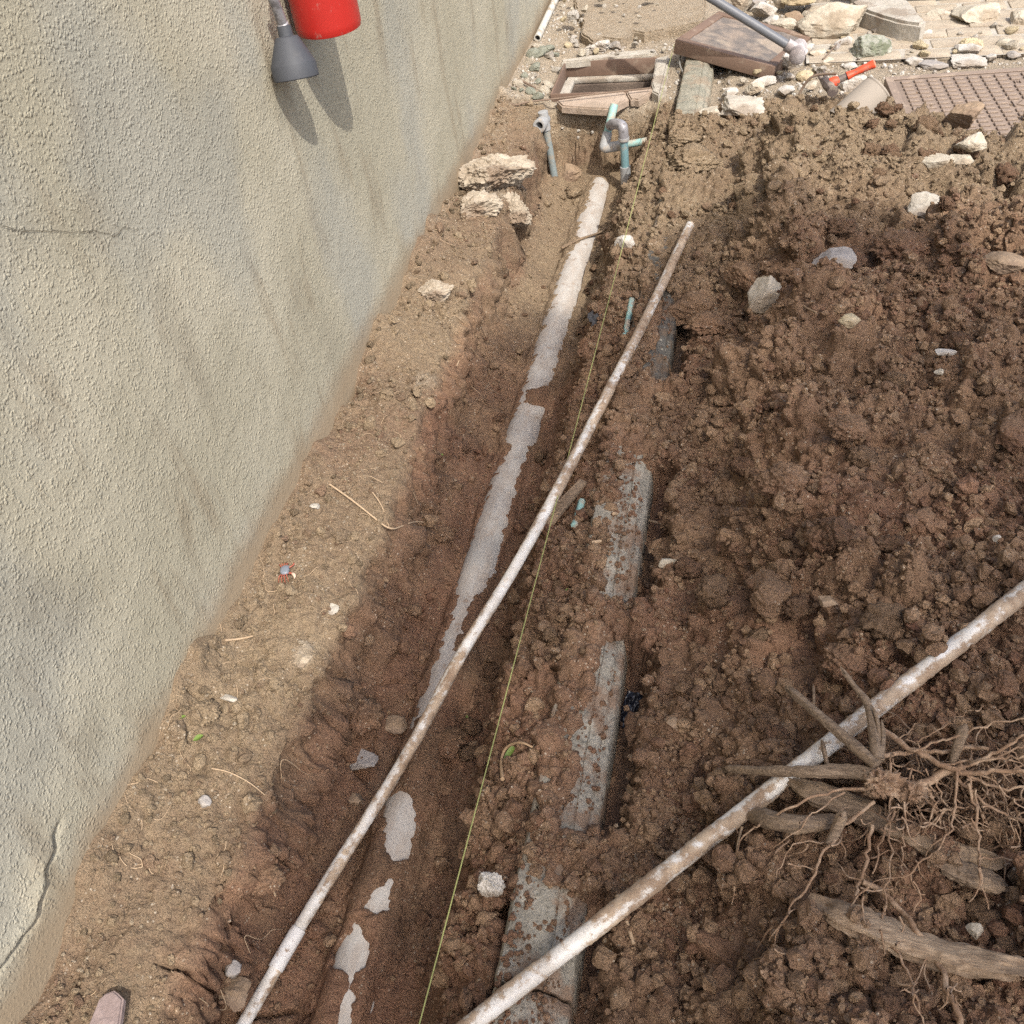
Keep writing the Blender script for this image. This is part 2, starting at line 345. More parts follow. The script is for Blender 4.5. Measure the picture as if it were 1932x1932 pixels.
def ground_h(x, y):
    wx = x + (0.018 * fbm(x, y, 0 * x, 7, 3, 11) + 0.008 * fbm(x, y, 0 * x, 28, 2, 12)) * sstep(0.02, 0.12, x)
    wy = y + 0.03 * fbm(x, y, 0 * x, 5, 3, 13)
    z = np.zeros_like(x)
    XK = [np.interp(wy, ST_Y, ST_X[:, k]) for k in range(9)]; ZK = [np.interp(wy, ST_Y, ST_Z[:, k]) for k in range(9)]
    z = ZK[0].copy()
    for k in range(8):
        t = np.clip((wx - XK[k]) / (XK[k + 1] - XK[k]), 0, 1)
        t = t * t * (3 - 2 * t) * 0.6 + t * 0.4
        z = np.where(wx >= XK[k], ZK[k] + (ZK[k + 1] - ZK[k]) * t, z)
    z = z + (0.085 * fbm(x, y, 0 * x, 5, 4, 15) + .012) * sstep(.10, .0, x) * (y < 4.0)
    cover = 0.012 + 0.018 * fbm(x, y, 0 * x, 9, 3, 21)
    far = sstep(3.55, 3.8, y)
    rest = cover * sstep(KX0 - .02, KX0 + .02, x) * (1 - far) - far * 0.008 * sstep(KX0 - 0.02, KX0, x)
    rest = rest + 0.06 * sstep(3.50, 3.60, y) * sstep(3.80, 3.72, y + .03 * fbm(x, y, 0 * x, 18, 3, 26)) * sstep(KX0 - .03, KX0 + .01, x) * sstep(.95, .90, x)
    z = np.where(wx >= XK[8], ZK[8] * (1 - sstep(KX0 - .02, KX0 + .02, x)) + rest, z)
    # clear stretches of the kerb
    nz_ = 0.02 * fbm(x, y, 0 * x, 22, 3, 23)
    for y0, y1, xs in KERB_CLEAR:
        patch_ = np.clip(1.25 + 1.9 * fbm(x, y, 0 * x, 16, 4, 24), 0, 1) if y0 < 3 else 1.0
        patch_ = np.maximum(patch_, sstep(.81, .825, x) * np.clip(1.6 + 2.2 * fbm(x, y, 0 * x, 22, 3, 25), 0, 1))
        mk = patch_ * sstep(-.02, .025, y - y0 + nz_ * 2) * sstep(-.02, .025, y1 - y + nz_ * 2) * sstep(-0.004, 0.014, x - xs + nz_) * sstep(0.945, 0.90, x - nz_)
        deep = -0.105 if y0 < 3 else -0.03
        z = z * (1 - mk) + deep * mk
    # bare pipe
    dx = x - PIPE_X
    cyl = PIPE_Z + np.sqrt(np.clip(PIPE_R ** 2 - dx ** 2, 0, None))
    on = (np.abs(dx) < PIPE_R * 0.97) & (y < 3.9)
    u, v, _ = proj(x, y, np.where(on, cyl, -0.275))
    L = np.interp(v, PIPE_OUT[:, 0], PIPE_OUT[:, 1]); R_ = np.interp(v, PIPE_OUT[:, 0], PIPE_OUT[:, 2])
    rag = 9 * fbm(x, y, 0 * x, 30, 3, 41) + 8 * fbm(x, y, 0 * x, 85, 2, 42)
    sd = np.minimum(u - L, R_ - u) + rag                # > 0 inside
    tgt = cyl + np.clip(-sd * 0.0009, -0.02, 0.016)
    wgt = sstep(PIPE_R * 1.0, PIPE_R * 0.8, np.abs(dx)) * sstep(3.86, 3.78, y)
    z = np.where(on, z * (1 - wgt) + np.where(sd > 0, tgt, np.maximum(np.minimum(z, tgt + .01), tgt)) * wgt, z)
    # mud banked against the hidden flanks of the pipe
    flank = PIPE_Z + np.sqrt(np.clip(PIPE_R ** 2 - np.minimum(np.abs(dx), PIPE_R * .72) ** 2, 0, None)) + .004
    flank = flank - .030 * sstep(PIPE_R * .8, PIPE_R * 1.3, np.abs(dx) + .02 * fbm(x, y, 0 * x, 14, 3, 43)) + .006 * fbm(x, y, 0 * x, 18, 3, 44)
    cov = sstep(2.0, -6.0, sd) * (np.abs(dx) < PIPE_R * 1.35) * (y < 3.84) + (np.abs(dx) >= PIPE_R * .97) * (np.abs(dx) < PIPE_R * 1.35) * (y < 3.84)
    z = np.where(cov > .3, np.maximum(z, flank), z)
    # manhole shaft
    mk = sstep(0.0, 0.015, np.minimum(np.minimum(x - HX0 + .02, HX1 + .02 - x), np.minimum(y - HY0 + .02, HY1 + .02 - y)))
    z = z * (1 - mk) - 0.62 * mk
    return z
def base_h(x, y):
    x = np.asarray(x, float); y = np.asarray(y, float)
    return np.maximum(ground_h(x, y), heap_h(x, y))

def hit(px, py):
    """first point where the sight line meets the terrain"""
    r = ray(px, py); t = np.arange(0.7, 7.0, 0.004); q = CAM + t[:, None] * r
    h = Z0[np.clip(np.searchsorted(GY, q[:, 1]), 0, len(GY) - 1), np.clip(np.searchsorted(GX, q[:, 0]), 0, len(GX) - 1)]
    return q[np.argmax(q[:, 2] <= h)]

def axis(segs):
    out = [np.array([segs[0][0]])]
    for a, b, s0, s1 in segs:
        n = max(1, int(round((b - a) / ((s0 + s1) / 2)))); t = np.linspace(0, 1, n + 1)[1:]
        # steps grow from s0 to s1
        st = s0 + (s1 - s0) * t; c = np.cumsum(st); out.append(a + (b - a) * c / c[-1])
    return np.concatenate(out)
GX = axis([(-0.06, 0.95, .0048, .0048), (0.95, 2.25, .005, .0068), (2.25, 9.0, .02, .9)])
GY = axis([(-7.0, 0.2, .9, .02), (0.2, 3.0, .0046, .0062), (3.0, 5.6, .0065, .013), (5.6, 14.0, .03, .9)])
XX, YY = np.meshgrid(GX, GY)
xf, yf = XX.ravel(), YY.ravel()
hg, hh = ground_h(xf, yf), heap_h(xf, yf)
zf = np.maximum(hg, hh)
is_heap = (hh > hg - 0.002) & (xf > 0.8)
Z0 = zf.reshape(XX.shape)
gy_, gx_ = np.gradient(Z0, GY, GX)
NN = np.stack([-gx_.ravel(), -gy_.ravel(), np.ones(Z0.size)], 1); NN[:, :2] = np.clip(NN[:, :2], -4, 4); NN /= np.linalg.norm(NN, axis=1)[:, None]
# zones
heapw = sstep(0.0, 0.05, hh - hg + 0.01) * (xf > 0.8)
farw = sstep(3.90, 4.02, yf) * (1 - heapw)
slope = np.sqrt(np.clip(1 - NN[:, 2] ** 2, 0, 1))
inx = (xf > 0.2) & (xf < 0.64)
floorw = sstep(-0.20, -0.26, zf) * (xf < 0.66) * (yf < 3.9)
bank = sstep(-0.03, -0.08, zf) * (1 - floorw) * (xf < 0.7) * (yf < 3.95)
rbank = sstep(0.55, 0.60, xf) * (1 - heapw) * (1 - farw)
kerbtop = ((xf > KX0 - .01) & (xf < KX1 + .01)) * (1 - heapw)
pd = np.abs(xf - PIPE_X)
nearpipe = sstep(PIPE_R * 1.25, PIPE_R * .8, pd) * (yf < 3.85)
view = (xf < 2.3) & (yf > 0.15) & (yf < 5.8)
# displacement along the normal
D = np.zeros_like(zf)
v = np.where(view)[0]
x, y, z = xf[v], yf[v], zf[v]
wq = 0.020 * fbm(x, y, z, 38, 3, 51); wr = 0.020 * fbm(x, y, z, 34, 3, 52)
f1, f2, c1 = worley(x + wq, y + wr, z, 10.0, 3)
big = np.clip(2.0 * (1 - f1 / 0.66), 0, 1) ** .8 * (c1 > 0.42) * c1
f1, f2b, c2 = worley(x + wq * .6, y + wr * .6, z, 30.0, 4)
f1m = f1; mid = np.clip(2.2 * (1 - f1 / 0.70), 0, 1) ** .8 * (0.1 + 1.15 * c2)
f1, f2c, c3 = worley(x, y, z, 78.0, 5)
sml = np.sqrt(np.clip(1 - (f1 / 0.7) ** 2, 0, 1)) * (0.2 + c3)
lump = fbm(x, y, z, 7, 4, 61); fine = fbm(x, y, z, 60, 3, 71)
hw, fw_, bk, rb, fl = heapw[v], farw[v], bank[v], rbank[v], floorw[v]
rough = fbm(x, y, z, 3, 2, 81) * 0.5 + 0.5
crev = sstep(.16, .0, np.sqrt(np.abs(f2b)) - np.sqrt(np.abs(f1m)))
heapD = 0.052 * lump + 0.024 * fbm(x, y, z, 16, 3, 62) + 0.058 * big * sstep(.15, .5, rough) + 0.020 * mid - 0.006 * crev + 0.0085 * sml + 0.005 * fine - 0.024
benchD = 0.014 * lump + 0.012 * big * sstep(.45, .7, rough) + 0.009 * mid * sstep(.3, .7, rough) + 0.012 * fbm(x, y, z, 22, 3, 63) * sstep(1.4, .8, y) + 0.0055 * sml + 0.004 * fine - 0.005
bankD = 0.034 * lump + 0.036 * big + 0.020 * mid - 0.004 * crev + 0.006 * sml + 0.005 * fine - 0.016
away = 1 - nearpipe[v]
away = away * sstep(.95, 1.25, y + .1 * lump) + .0
floorD = 0.012 * lump + away * (0.024 * big * sstep(.4, .65, rough) + 0.013 * mid * sstep(.35, .65, rough)) + 0.002 * sml + 0.002 * fine - 0.004
farD = 0.003 * lump + 0.003 * mid * sstep(.5, .8, rough) + 0.0025 * sml + 0.002 * fine
rbD = 0.020 * lump + 0.018 * big + 0.017 * mid - 0.004 * crev + 0.008 * sml + 0.005 * fine - 0.014
d = benchD.copy()
d = d * (1 - bk) + bankD * bk
d = d * (1 - fl) + floorD * fl
rr = rb * (1 - fl); d = d * (1 - rr) + rbD * rr
d = d * (1 - hw) + heapD * hw
d = d * (1 - fw_) + farD * fw_
npx = nearpipe[v]; d = d * (1 - npx) + 0.0012 * fine * npx
clear = np.zeros(len(v))
for y0, y1, xs in KERB_CLEAR: clear = np.maximum(clear, sstep(-.01, .03, y - y0) * sstep(-.01, .03, y1 - y) * sstep(xs - .01, xs + .01, x) * sstep(.91, .88, x))
d = d * (1 - clear * .85)
# cracks in the dry bench
f1, f2d, _ = worley(x + 0.03 * lump, y, z * 0, 7.0, 9)
crk = sstep(0.045, 0.0, f2d - f1) * sstep(.12, .35, fbm(x, y, z, 4, 3, 95)) * (1 - hw) * (1 - fw_) * (1 - rb) * (x > 0.02)
d = d - (0.018 + .014 * sstep(1.2, .8, y)) * crk
d = d * np.clip(1 - 0.6 * (x < 0.015), 0, 1)
D[v] = d
PT = np.stack([xf, yf, zf], 1) + NN * D[:, None]
ZFIN = PT[:, 2].reshape(XX.shape)
def surf(x, y):
    i = np.clip(np.searchsorted(GX, x), 0, len(GX) - 1); j = np.clip(np.searchsorted(GY, y), 0, len(GY) - 1)
    return ZFIN[j, i]
# colour zones of the earth: dry / damp, dusty, wet mud; sunlit trench end painted paler
big_n = fbm(xf, yf, zf, 2.2, 3, 101)
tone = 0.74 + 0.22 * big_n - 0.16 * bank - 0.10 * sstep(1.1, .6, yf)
tone = tone * (1 - floorw) + (0.56 + 0.22 * sstep(2.2, 2.9, yf)) * floorw  # floor paler past the shade edge, sunlight put into the tone
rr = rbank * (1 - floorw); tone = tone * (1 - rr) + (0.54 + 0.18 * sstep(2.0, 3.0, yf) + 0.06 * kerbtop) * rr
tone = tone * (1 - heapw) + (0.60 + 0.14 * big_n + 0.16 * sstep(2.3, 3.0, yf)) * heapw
tone = tone * (1 - farw) + 0.95 * farw
dust = 0.02 + 0.25 * sstep(.28, .0, xf) * sstep(2.4, 3.4, yf) + 0.12 * sstep(.12, 0, xf)
dust = dust * (1 - heapw) * (1 - floorw) + 0.10 * kerbtop
dust = dust + 0.72 * farw - 0.2 * farw * sstep(.3, .1, xf) + 0.15 * heapw * sstep(3.0, 3.7, yf)
for (px, py, r_, s_) in [(575, 1235, .035, .5), (800, 720, .05, .4), (945, 360, .06, .5), (970, 330, .05, .4), (640, 1145, .03, .25), (560, 1080, .05, .2)]:
    q = hit(px, py); dd = np.hypot(xf - q[0], (yf - q[1]) * .6); dust = dust + s_ * sstep(r_, r_ * .3, dd) * (1 - floorw)
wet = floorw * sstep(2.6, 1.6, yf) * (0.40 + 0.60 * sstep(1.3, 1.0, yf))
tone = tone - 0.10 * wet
ruddy = np.clip(heapw * sstep(3.1, 2.3, yf) + (floorw + bank * .8 + rbank * .9) * sstep(3.0, 2.2, yf) * (1 - farw), 0, 1)
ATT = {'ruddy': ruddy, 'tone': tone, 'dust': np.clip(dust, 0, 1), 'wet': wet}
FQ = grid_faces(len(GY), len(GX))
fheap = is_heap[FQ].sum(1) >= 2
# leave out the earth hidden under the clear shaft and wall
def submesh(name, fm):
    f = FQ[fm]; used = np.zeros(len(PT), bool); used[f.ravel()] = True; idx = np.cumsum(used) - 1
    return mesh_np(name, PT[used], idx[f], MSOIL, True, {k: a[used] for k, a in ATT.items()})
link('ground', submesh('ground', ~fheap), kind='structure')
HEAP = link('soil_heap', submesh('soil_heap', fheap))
tag(HEAP, 'long heap of loose dark brown excavated soil alongside the buried kerb', 'soil heap')
# ------------------------------------------------------------------ wall
def mat_wall():
    s = Mat('roughcast_render', 0.93, 0.2)
    n1 = s.noise(2.2, 4, 0.6); n2 = s.noise(300, 3, 0.6)
    st = s.noise(3.0, 5, 0.6, s.mapped((1, 3.2, 0.75)), 0.4)
    c = s.mix(s.ramp(n1, 0.35, 0.68), (0.315, 0.286, 0.211), (0.37, 0.338, 0.258))
    c = s.mix(s.math('MULTIPLY', s.ramp(st, 0.52, 0.72), 0.62), c, (0.215, 0.175, 0.12))
    gr = s.noise(1.6, 3, 0.5, s.mapped((1, 1.4, 1)))
    c = s.mix(s.math('MULTIPLY', s.ramp(gr, 0.5, 0.66), 0.5), c, (0.265, 0.262, 0.23))
    sp = s.attr('splash')
    c = s.mix(s.math('MULTIPLY', s.ramp(s.math('ADD', sp, s.math('MULTIPLY', s.math('SUBTRACT', s.noise(8, 5, 0.7), 0.5), 0.9)), 0.12, 0.9), 0.85), c, (0.255, 0.19, 0.122))
    c = s.mix(s.attr('stain'), c, (0.175, 0.148, 0.105))
    c = s.mix(0.35, c, s.mix(n2, (0.3, 0.3, 0.3), (0.8, 0.8, 0.8)), 'OVERLAY')
    wv = s.t.nodes.new('ShaderNodeVectorMath'); wv.operation = 'ADD'; nn = s.t.nodes.new('ShaderNodeTexNoise'); nn.inputs['Scale'].default_value = 70; nn.inputs['Detail'].default_value = 3; s.t.links.new(s.tc.outputs['Object'], nn.inputs['Vector'])
    sc_ = s.t.nodes.new('ShaderNodeVectorMath'); sc_.operation = 'SCALE'; sc_.inputs['Scale'].default_value = .012; s.t.links.new(nn.outputs['Color'], sc_.inputs[0]); s.t.links.new(s.tc.outputs['Object'], wv.inputs[0]); s.t.links.new(sc_.outputs[0], wv.inputs[1])
    pim = s.ramp(s.voro(140, wv.outputs[0]), .62, .18); pat = s.ramp(s.noise(55, 4), .38, .6)
    rel = s.ramp(s.attr('splash'), .45, .8, 1.0, .25)
    h = s.math('MULTIPLY', s.math('ADD', s.math('MULTIPLY', pim, pat), s.math('MULTIPLY', s.noise(190, 4, .7), .8)), rel)
    b = s.bump(h, 0.58, 0.0042); b = s.bump(n2, 0.25, 0.002, b)
    c = s.mix(s.math('MULTIPLY', s.ramp(s.noise(230, 3, .6), .57, .70), .5), c, (.14, .12, .09))
    return s.done(c, None, b)
MWALL = mat_wall()
WY = axis([(-7, 0.1, .9, .02), (0.1, 1.0, .0055, .006), (1.0, 6.2, .0075, .03), (6.2, 14, .03, .9)])
WZ = axis([(-0.4, -0.06, .05, .01), (-0.06, 0.35, .0055, .0055), (0.35, 1.32, .008, .012), (1.32, 3.0, .02, .3)])
wy, wz = np.meshgrid(WY, WZ); sh = wy.shape; wy = wy.ravel(); wz = wz.ravel()
zero = np.zeros_like(wy)
vw = np.where((wy > 0.05) & (wy < 6.3) & (wz < 1.34))[0]
a, b = wy[vw], wz[vw]
smoothz = sstep(0.02, 0.10, b + 0.03 * fbm(a, b, 0 * a, 6, 3, 204))
wd = 0.004 * fbm(a, b, 0 * a, 2.5, 3, 205) + (0.0012 * fbm(a, b, 0 * a, 28, 3, 206)) * (0.35 + .65 * smoothz)
# thicker broken skirt of render at the foot
CR = [P(px, py, 0, 0) for px, py in ((118, 1540), (98, 1577), (104, 1603), (80, 1639), (82, 1672), (66, 1712), (64, 1734), (33, 1771), (0, 1818), (-40, 1870))]
cy_ = np.array([c[1] for c in CR][::-1]); cz_ = np.array([c[2] for c in CR][::-1]); o_ = np.argsort(cy_)
line = np.interp(a, cy_[o_], cz_[o_]); below = (a < cy_.max()) & (a > -1)
dz_ = line + 0.004 * fbm(a, b, 0 * a, 40, 2, 207) - b
skirt = below * sstep(0, .006, dz_) * sstep(cy_.max() + .02, cy_.max() - .06, a)
ey = sstep(cy_.max() + .01, cy_.max() - .10, a) * below
wd = wd * (1 - .5 * skirt) + ey * (0.013 * np.exp(-np.clip(-dz_, 0, 1) / .05) * (dz_ < 0) - 0.036 * np.exp(-((dz_ - .005) / .006) ** 2))
wx = np.zeros_like(wy); wx[vw] = wd
splash = sstep(0.16, 0.0, wz) * 0.85 + 0.15 * sstep(.35, .1, wz)
stain = np.zeros_like(wy)
for px, py, ry, rz_, k in ((330, 620, .035, .16, .55), (380, 720, .03, .10, .5), (560, 560, .05, .10, .35), (60, 1150, .07, .08, .5), (110, 1180, .10, .05, .45), (180, 1400, .05, .06, .4), (60, 1400, .05, .05, .35), (30, 450, .10, .03, .25), (620, 640, .06, .10, .3), (350, 1150, .07, .03, .25), (420, 1090, .05, .03, .2), (250, 1290, .03, .05, .3)):
    q = P(px, py, 0, 0); g = ((wy - q[1]) / ry) ** 2 + ((wz - q[2]) / rz_) ** 2
    stain = stain + k * np.exp(-g)
stain = np.clip(stain * (0.55 + 0.9 * fbm(wy, wz, zero, 9, 4, 211)), 0, .8)
Vw = np.stack([wx, wy, wz], 1); Fw = grid_faces(*sh)[:, ::-1] if False else grid_faces(*sh)
nb = len(Vw)
back = np.array([(-0.2, -7, -.4), (-0.2, 14, -.4), (-0.2, 14, 3), (-0.2, -7, 3), (-0.01, -7, -.4), (-0.01, 14, -.4), (-0.01, 14, 3), (-0.01, -7, 3)])
Fb = np.array([(0, 1, 2, 3), (0, 4, 5, 1), (1, 5, 6, 2), (2, 6, 7, 3), (3, 7, 4, 0)]) + nb
WALL = link('rendered_wall', mesh_np('rendered_wall', np.vstack([Vw, back]), [Fw, Fb], MWALL, True, {'splash': np.concatenate([splash, np.zeros(8)]), 'stain': np.concatenate([stain, np.zeros(8)])}))
tag(WALL, 'tall cream roughcast rendered wall with dirty stains along its foot', 'wall')
MCRACK = mat_plain('crack_gap_shade', (0.10, 0.085, 0.06), .95)  # dark ribbon colour stands for the shade inside the open crack
def wall_crack(pp, wmax):
    pts = []
    for px, py in pp: q = P(px, py, 0, 0.003); pts.append(q)
    pts, t = resample(pts, .004)
    pts[:, 1] += 0.0015 * fbm(t * 40, t * 0, t * 0, 1, 3, 221); pts[:, 2] += 0.003 * fbm(t * 30, t * 0 + 5, t * 0, 1, 3, 222)
    wd_ = wmax * (0.4 + 0.6 * np.abs(fbm(t * 20, t * 0, t * 0 + 3, 1, 2, 223))) * np.clip((1 - t) * 5, 0.15, 1)
    V = np.vstack([pts - np.stack([0 * t, 0 * t, wd_], 1), pts + np.stack([0 * t, 0 * t, wd_], 1)]); n = len(pts); i = np.arange(n - 1)
    link('crack', mesh_np('crack', V, np.stack([i, i + 1, n + i + 1, n + i], 1), MCRACK), WALL)
wall_crack([(-20, 420), (0, 423), (24, 433), (54, 436), (126, 438), (180, 436), (205, 441), (215, 448), (235, 430), (256, 433), (268, 430)], .0011)

# ------------------------------------------------------------------ kerb stones
def mat_kerb(nm, a, b, soil):
    s = Mat(nm, .93, .2); n1 = s.noise(18, 6, .7); n2 = s.noise(140, 4, .7); v = s.voro(75)
    c = s.mix(s.ramp(n1, .36, .62), a, b); c = s.mix(s.ramp(v, .34, .2, 0, .55), c, (.36, .33, .27)); c = s.mix(s.ramp(n2, .52, .66, 0, .7), c, tuple(x * .45 for x in b))
    c = s.mix(s.ramp(s.noise(11, 6, .7), .46, .6, 0, .85), c, soil)
    bb = s.bump(n1, .5, .012); bb = s.bump(n2, .8, .006, bb); bb = s.bump(v, .3, .004, bb); return s.done(c, None, bb)
MKERB = mat_kerb('weathered_concrete', (0.33, 0.30, 0.245), (0.235, 0.215, 0.175), (0.21, 0.138, 0.092))
MKERBD = mat_kerb('dark_concrete', (0.12, 0.112, 0.098), (0.085, 0.08, 0.07), (0.16, 0.11, 0.072))
def kerb_stone(y0, y1, ztop, mat, label, dx=0.0, seed=0):
    # profile across: flat top, groove, rounded shoulder, lower step
    w_ = KX1 - KX0
    prof = [(0, -.22), (0, -.012), (.006, -.002), (.014, 0), (.040, .001), (.066, 0), (w_ * .63, -.001), (w_ * .645, -.004), (w_ * .655, -.004), (w_ * .67, -.0015), (w_ * .77, -.004), (w_ * .84, -.010), (w_ * .87, -.020), (w_ * .89, -.023), (w_ * .96, -.026), (w_ * .99, -.034), (w_, -.07), (w_, -.22)]
    # even points along the profile
    pr = np.array(prof); ys = np.arange(y0, y1 + .001, .008); ys = np.linspace(y0, y1, len(ys))
    n = len(pr); X = np.tile(pr[:, 0], len(ys)) + KX0 + dx; Z = np.tile(pr[:, 1], len(ys)) + ztop; Y = np.repeat(ys, n)
    k = np.tile((pr[:, 1] > -.15).astype(float), len(ys))
    e = np.minimum(Y - y0, y1 - Y); rnd = sstep(.012, 0, e) * .008
    Z = Z - rnd * k + k * (.006 * fbm(X, Y, Z, 22, 3, 301 + seed) + .003 * fbm(X, Y, Z, 80, 2, 302)); X = X + k * .004 * fbm(X, Y, Z, 30, 3, 303 + seed)
    chip = sstep(.35, .6, fbm(X, Y, Z, 14, 3, 304 + seed)); Z = Z - k * .006 * chip * (np.abs(X - KX0 - .06) > .03)
    V = np.stack([X, Y, Z], 1); Fq = grid_faces(len(ys), n)
    caps = [np.arange(n)[None, :], (np.arange(n)[::-1] + (len(ys) - 1) * n)[None, :]]
    o = link('kerb_stone', mesh_np('kerb_stone', V, [Fq] + caps, mat, True, None, 38)); tag(o, label, 'kerb stone', 'kerb stones set in line beside the trench'); return o
kerb_stone(-0.45, 0.492, 0.0, MKERB, 'wide grey kerb stone lying bare under the muddy white pipe', 0, 1)
kerb_stone(0.498, 1.25, 0.002, MKERB, 'grey green grooved kerb stone showing beside scrap of black plastic', .001, 2)
kerb_stone(1.256, 1.98, 0.0, MKERB, 'soil dusted grey kerb stone with forked dry twig lying across it', 0, 3)
kerb_stone(1.986, 2.85, 0.0, MKERBD, 'dark grey kerb stone with stepped edge overhung by heap soil', 0, 4)
kerb_stone(2.856, 3.55, -0.01, MKERB, 'kerb stone almost hidden under tan soil past dark stepped one', 0, 5)
kerb_stone(3.64, 4.43, 0.045, mat_kerb('sunlit_dusty_concrete', (0.31, 0.285, 0.22), (0.215, 0.205, 0.16), (0.27, 0.215, 0.155)), 'rough topped kerb stone with its end under the tilted manhole lid', 0, 6)  # dusty kerb concrete with paler soil tint, sunlight put into its colour

# ------------------------------------------------------------------ sewer pipe
def mat_sewer():
    s = Mat('mud_filmed_pvc', 0.7, 0.3); n = s.noise(12, 6, 0.7, s.mapped((3, 1, 1))); n2 = s.noise(120, 4, .7, s.mapped((1, .3, 1)))
    c = s.mix(s.ramp(n, .35, .65), (0.365, 0.32, 0.275), (0.42, 0.395, 0.36)); c = s.mix(s.ramp(n2, .55, .7, 0, .5), c, (0.30, 0.27, 0.235))
    c = s.mix(s.ramp(s.noise(5, 3), .55, .7, 0, .6), c, (0.34, 0.335, 0.315))
    c = s.mix(s.ramp(s.noise(16, 6, .7), .56, .68, 0, .75), c, (.235, .16, .108))
    return s.done(c, None, s.bump(n2, .35, .006))
MSEW = mat_sewer()
pp = np.stack([np.full(260, PIPE_X), np.linspace(-0.6, 3.83, 260), np.full(260, PIPE_Z)], 1)
sw = tube('sewer_pipe', pp, PIPE_R * (1 + .012 * fbm(pp[:, 1], pp[:, 0], pp[:, 2], 20, 3, 311)), MSEW, 36)
tag(sw, 'pale buried sewer pipe smeared with mud along the trench bottom', 'pipe')

# ------------------------------------------------------------------ white pvc pipes
def mat_pvc():
    s = Mat('muddy_white_pvc', 0.45, 0.4); m = s.attr('mud'); n = s.noise(160, 5, .7); n2 = s.noise(25, 5, .7)
    f = s.ramp(s.math('ADD', m, s.math('ADD', s.math('MULTIPLY', s.math('SUBTRACT', n, .5), 1.2), s.math('MULTIPLY', s.math('SUBTRACT', s.noise(420, 3, .6), .5), 1.1))), .12, .8)
    mud = s.mix(s.ramp(n2, .3, .7), (0.23, 0.155, 0.10), (0.44, 0.345, 0.245))
    c = s.mix(f, s.mix(s.ramp(n2, .3, .7), (0.52, 0.48, 0.415), (0.66, 0.64, 0.60)), mud)
    return s.done(c, s.math('ADD', .42, s.math('MULTIPLY', f, .5)), s.bump(n, .3, .003))
MPVC = mat_pvc()
def pvc_pipe(pts, r, bias, seed, label):
    p, t = smooth_path(pts, .005, 4); n = 20; m = len(p)
    root = thing('pvc_pipe', label, 'pipe', tuple(p[0]))
    a = np.linspace(0, 2 * np.pi, n, endpoint=False)
    T, U, W = frames(p); S = t * np.linalg.norm(np.diff(p, axis=0), axis=1).sum()
    A = np.tile(a, (m, 1)); SS = np.tile(S[:, None], (1, n))
    q = p[:, None, :] + r * (np.cos(A)[..., None] * U[:, None] + np.sin(A)[..., None] * W[:, None])
    upz = (np.cos(A)[..., None] * U[:, None] + np.sin(A)[..., None] * W[:, None])[..., 2]
    nn = fbm(SS * 9, np.cos(A) * 1.3, np.sin(A) * 1.3, 1, 4, seed) * .75 + .5 * fbm(q[..., 0], q[..., 1], q[..., 2], 110, 3, seed + 5) + .42 * fbm(SS, SS * 0, SS * 0, 3.3, 3, seed + 1) - .18 * upz
    bb = np.interp(t, [0, .6, .8, 1], bias)[:, None] if np.ndim(bias) else bias
    mud = np.clip((nn + bb) * 1.8 + .45, 0, 1)
    th = np.where(mud > .5, (mud - .5) * .0034 * (1 + .8 * fbm(q[..., 0], q[..., 1], q[..., 2], 130, 2, seed + 2)), 0)
    V, Fs = tube_geo(p, r + th, n, True)
    body = link('pipe_wall', mesh_np('pipe_wall', V, Fs, MPVC, True, {'mud': np.concatenate([mud.ravel(), [.8, .8]])}, 50)); child_of(body, root)
    return root, p, t
L1 = [(1302, 424, .052), (1225, 590, .048), (1150, 735, .040), (1060, 910, .026), (965, 1085, -.005), (880, 1215, -.06), (820, 1330, -.12), (750, 1455, -.175), (690, 1550, -.21), (600, 1690, -.245), (530, 1810, -.26), (460, 1932, -.268), (380, 2070, -.275)]
pipeL, pL, tL = pvc_pipe([P(a, b, 2, c) for a, b, c in L1],   .0126, [.14, .12, .0, -.15], 321, 'thin mud caked white pipe sloping across the trench past the string line')
i = np.argmin(np.abs(proj(pL[:, 0], pL[:, 1], pL[:, 2])[1] - 1795)); 
sk = tube('socket', pL[i - 9:i + 8], .0152, mat_plain('white_socket', (.62, .60, .57), .5, .08, dirt=(.25, .17, .11), dscale=40, dlo=.55, dhi=.66), 20); child_of(sk, pipeL)
L2 = [(1990, 1072), (1932, 1110), (1640, 1300), (1340, 1500), (1100, 1700), (900, 1903), (790, 2010)]
hz = np.array([hit(a, b)[2] for a, b in L2]); ln = np.polyfit(np.arange(7), np.maximum(hz, 0), 1); lz = np.polyval(ln, np.arange(7)); lz += max(0, (hz - lz)[1:6].max() * .5) + .008
pipeR, pR, tR = pvc_pipe(list(P(*L2[0], 2, lz[0]) + np.linspace(0, 1, 7)[:, None] * (P(*L2[-1], 2, lz[-1]) - P(*L2[0], 2, lz[0]))), .0142, .02, 331, 'thicker white pipe with mud patches resting on heap under the root stump')

# ------------------------------------------------------------------ string line
q0, q1 = P(1272, 84, 2, .075), P(776, 1990, 2, .02)
t = np.linspace(0, 1, 60)[:, None]; sp_ = q0 * (1 - t) + q1 * t; sp_[:, 2] -= (.012 * 4 * t * (1 - t))[:, 0]
MSTR = mat_plain('yellow_green_twine', (0.27, 0.28, 0.10), .8, .3, 300)
tag(tube('string_line', sp_, .0012, MSTR, 6), 'taut thin yellow green string stretched along the trench', 'string')
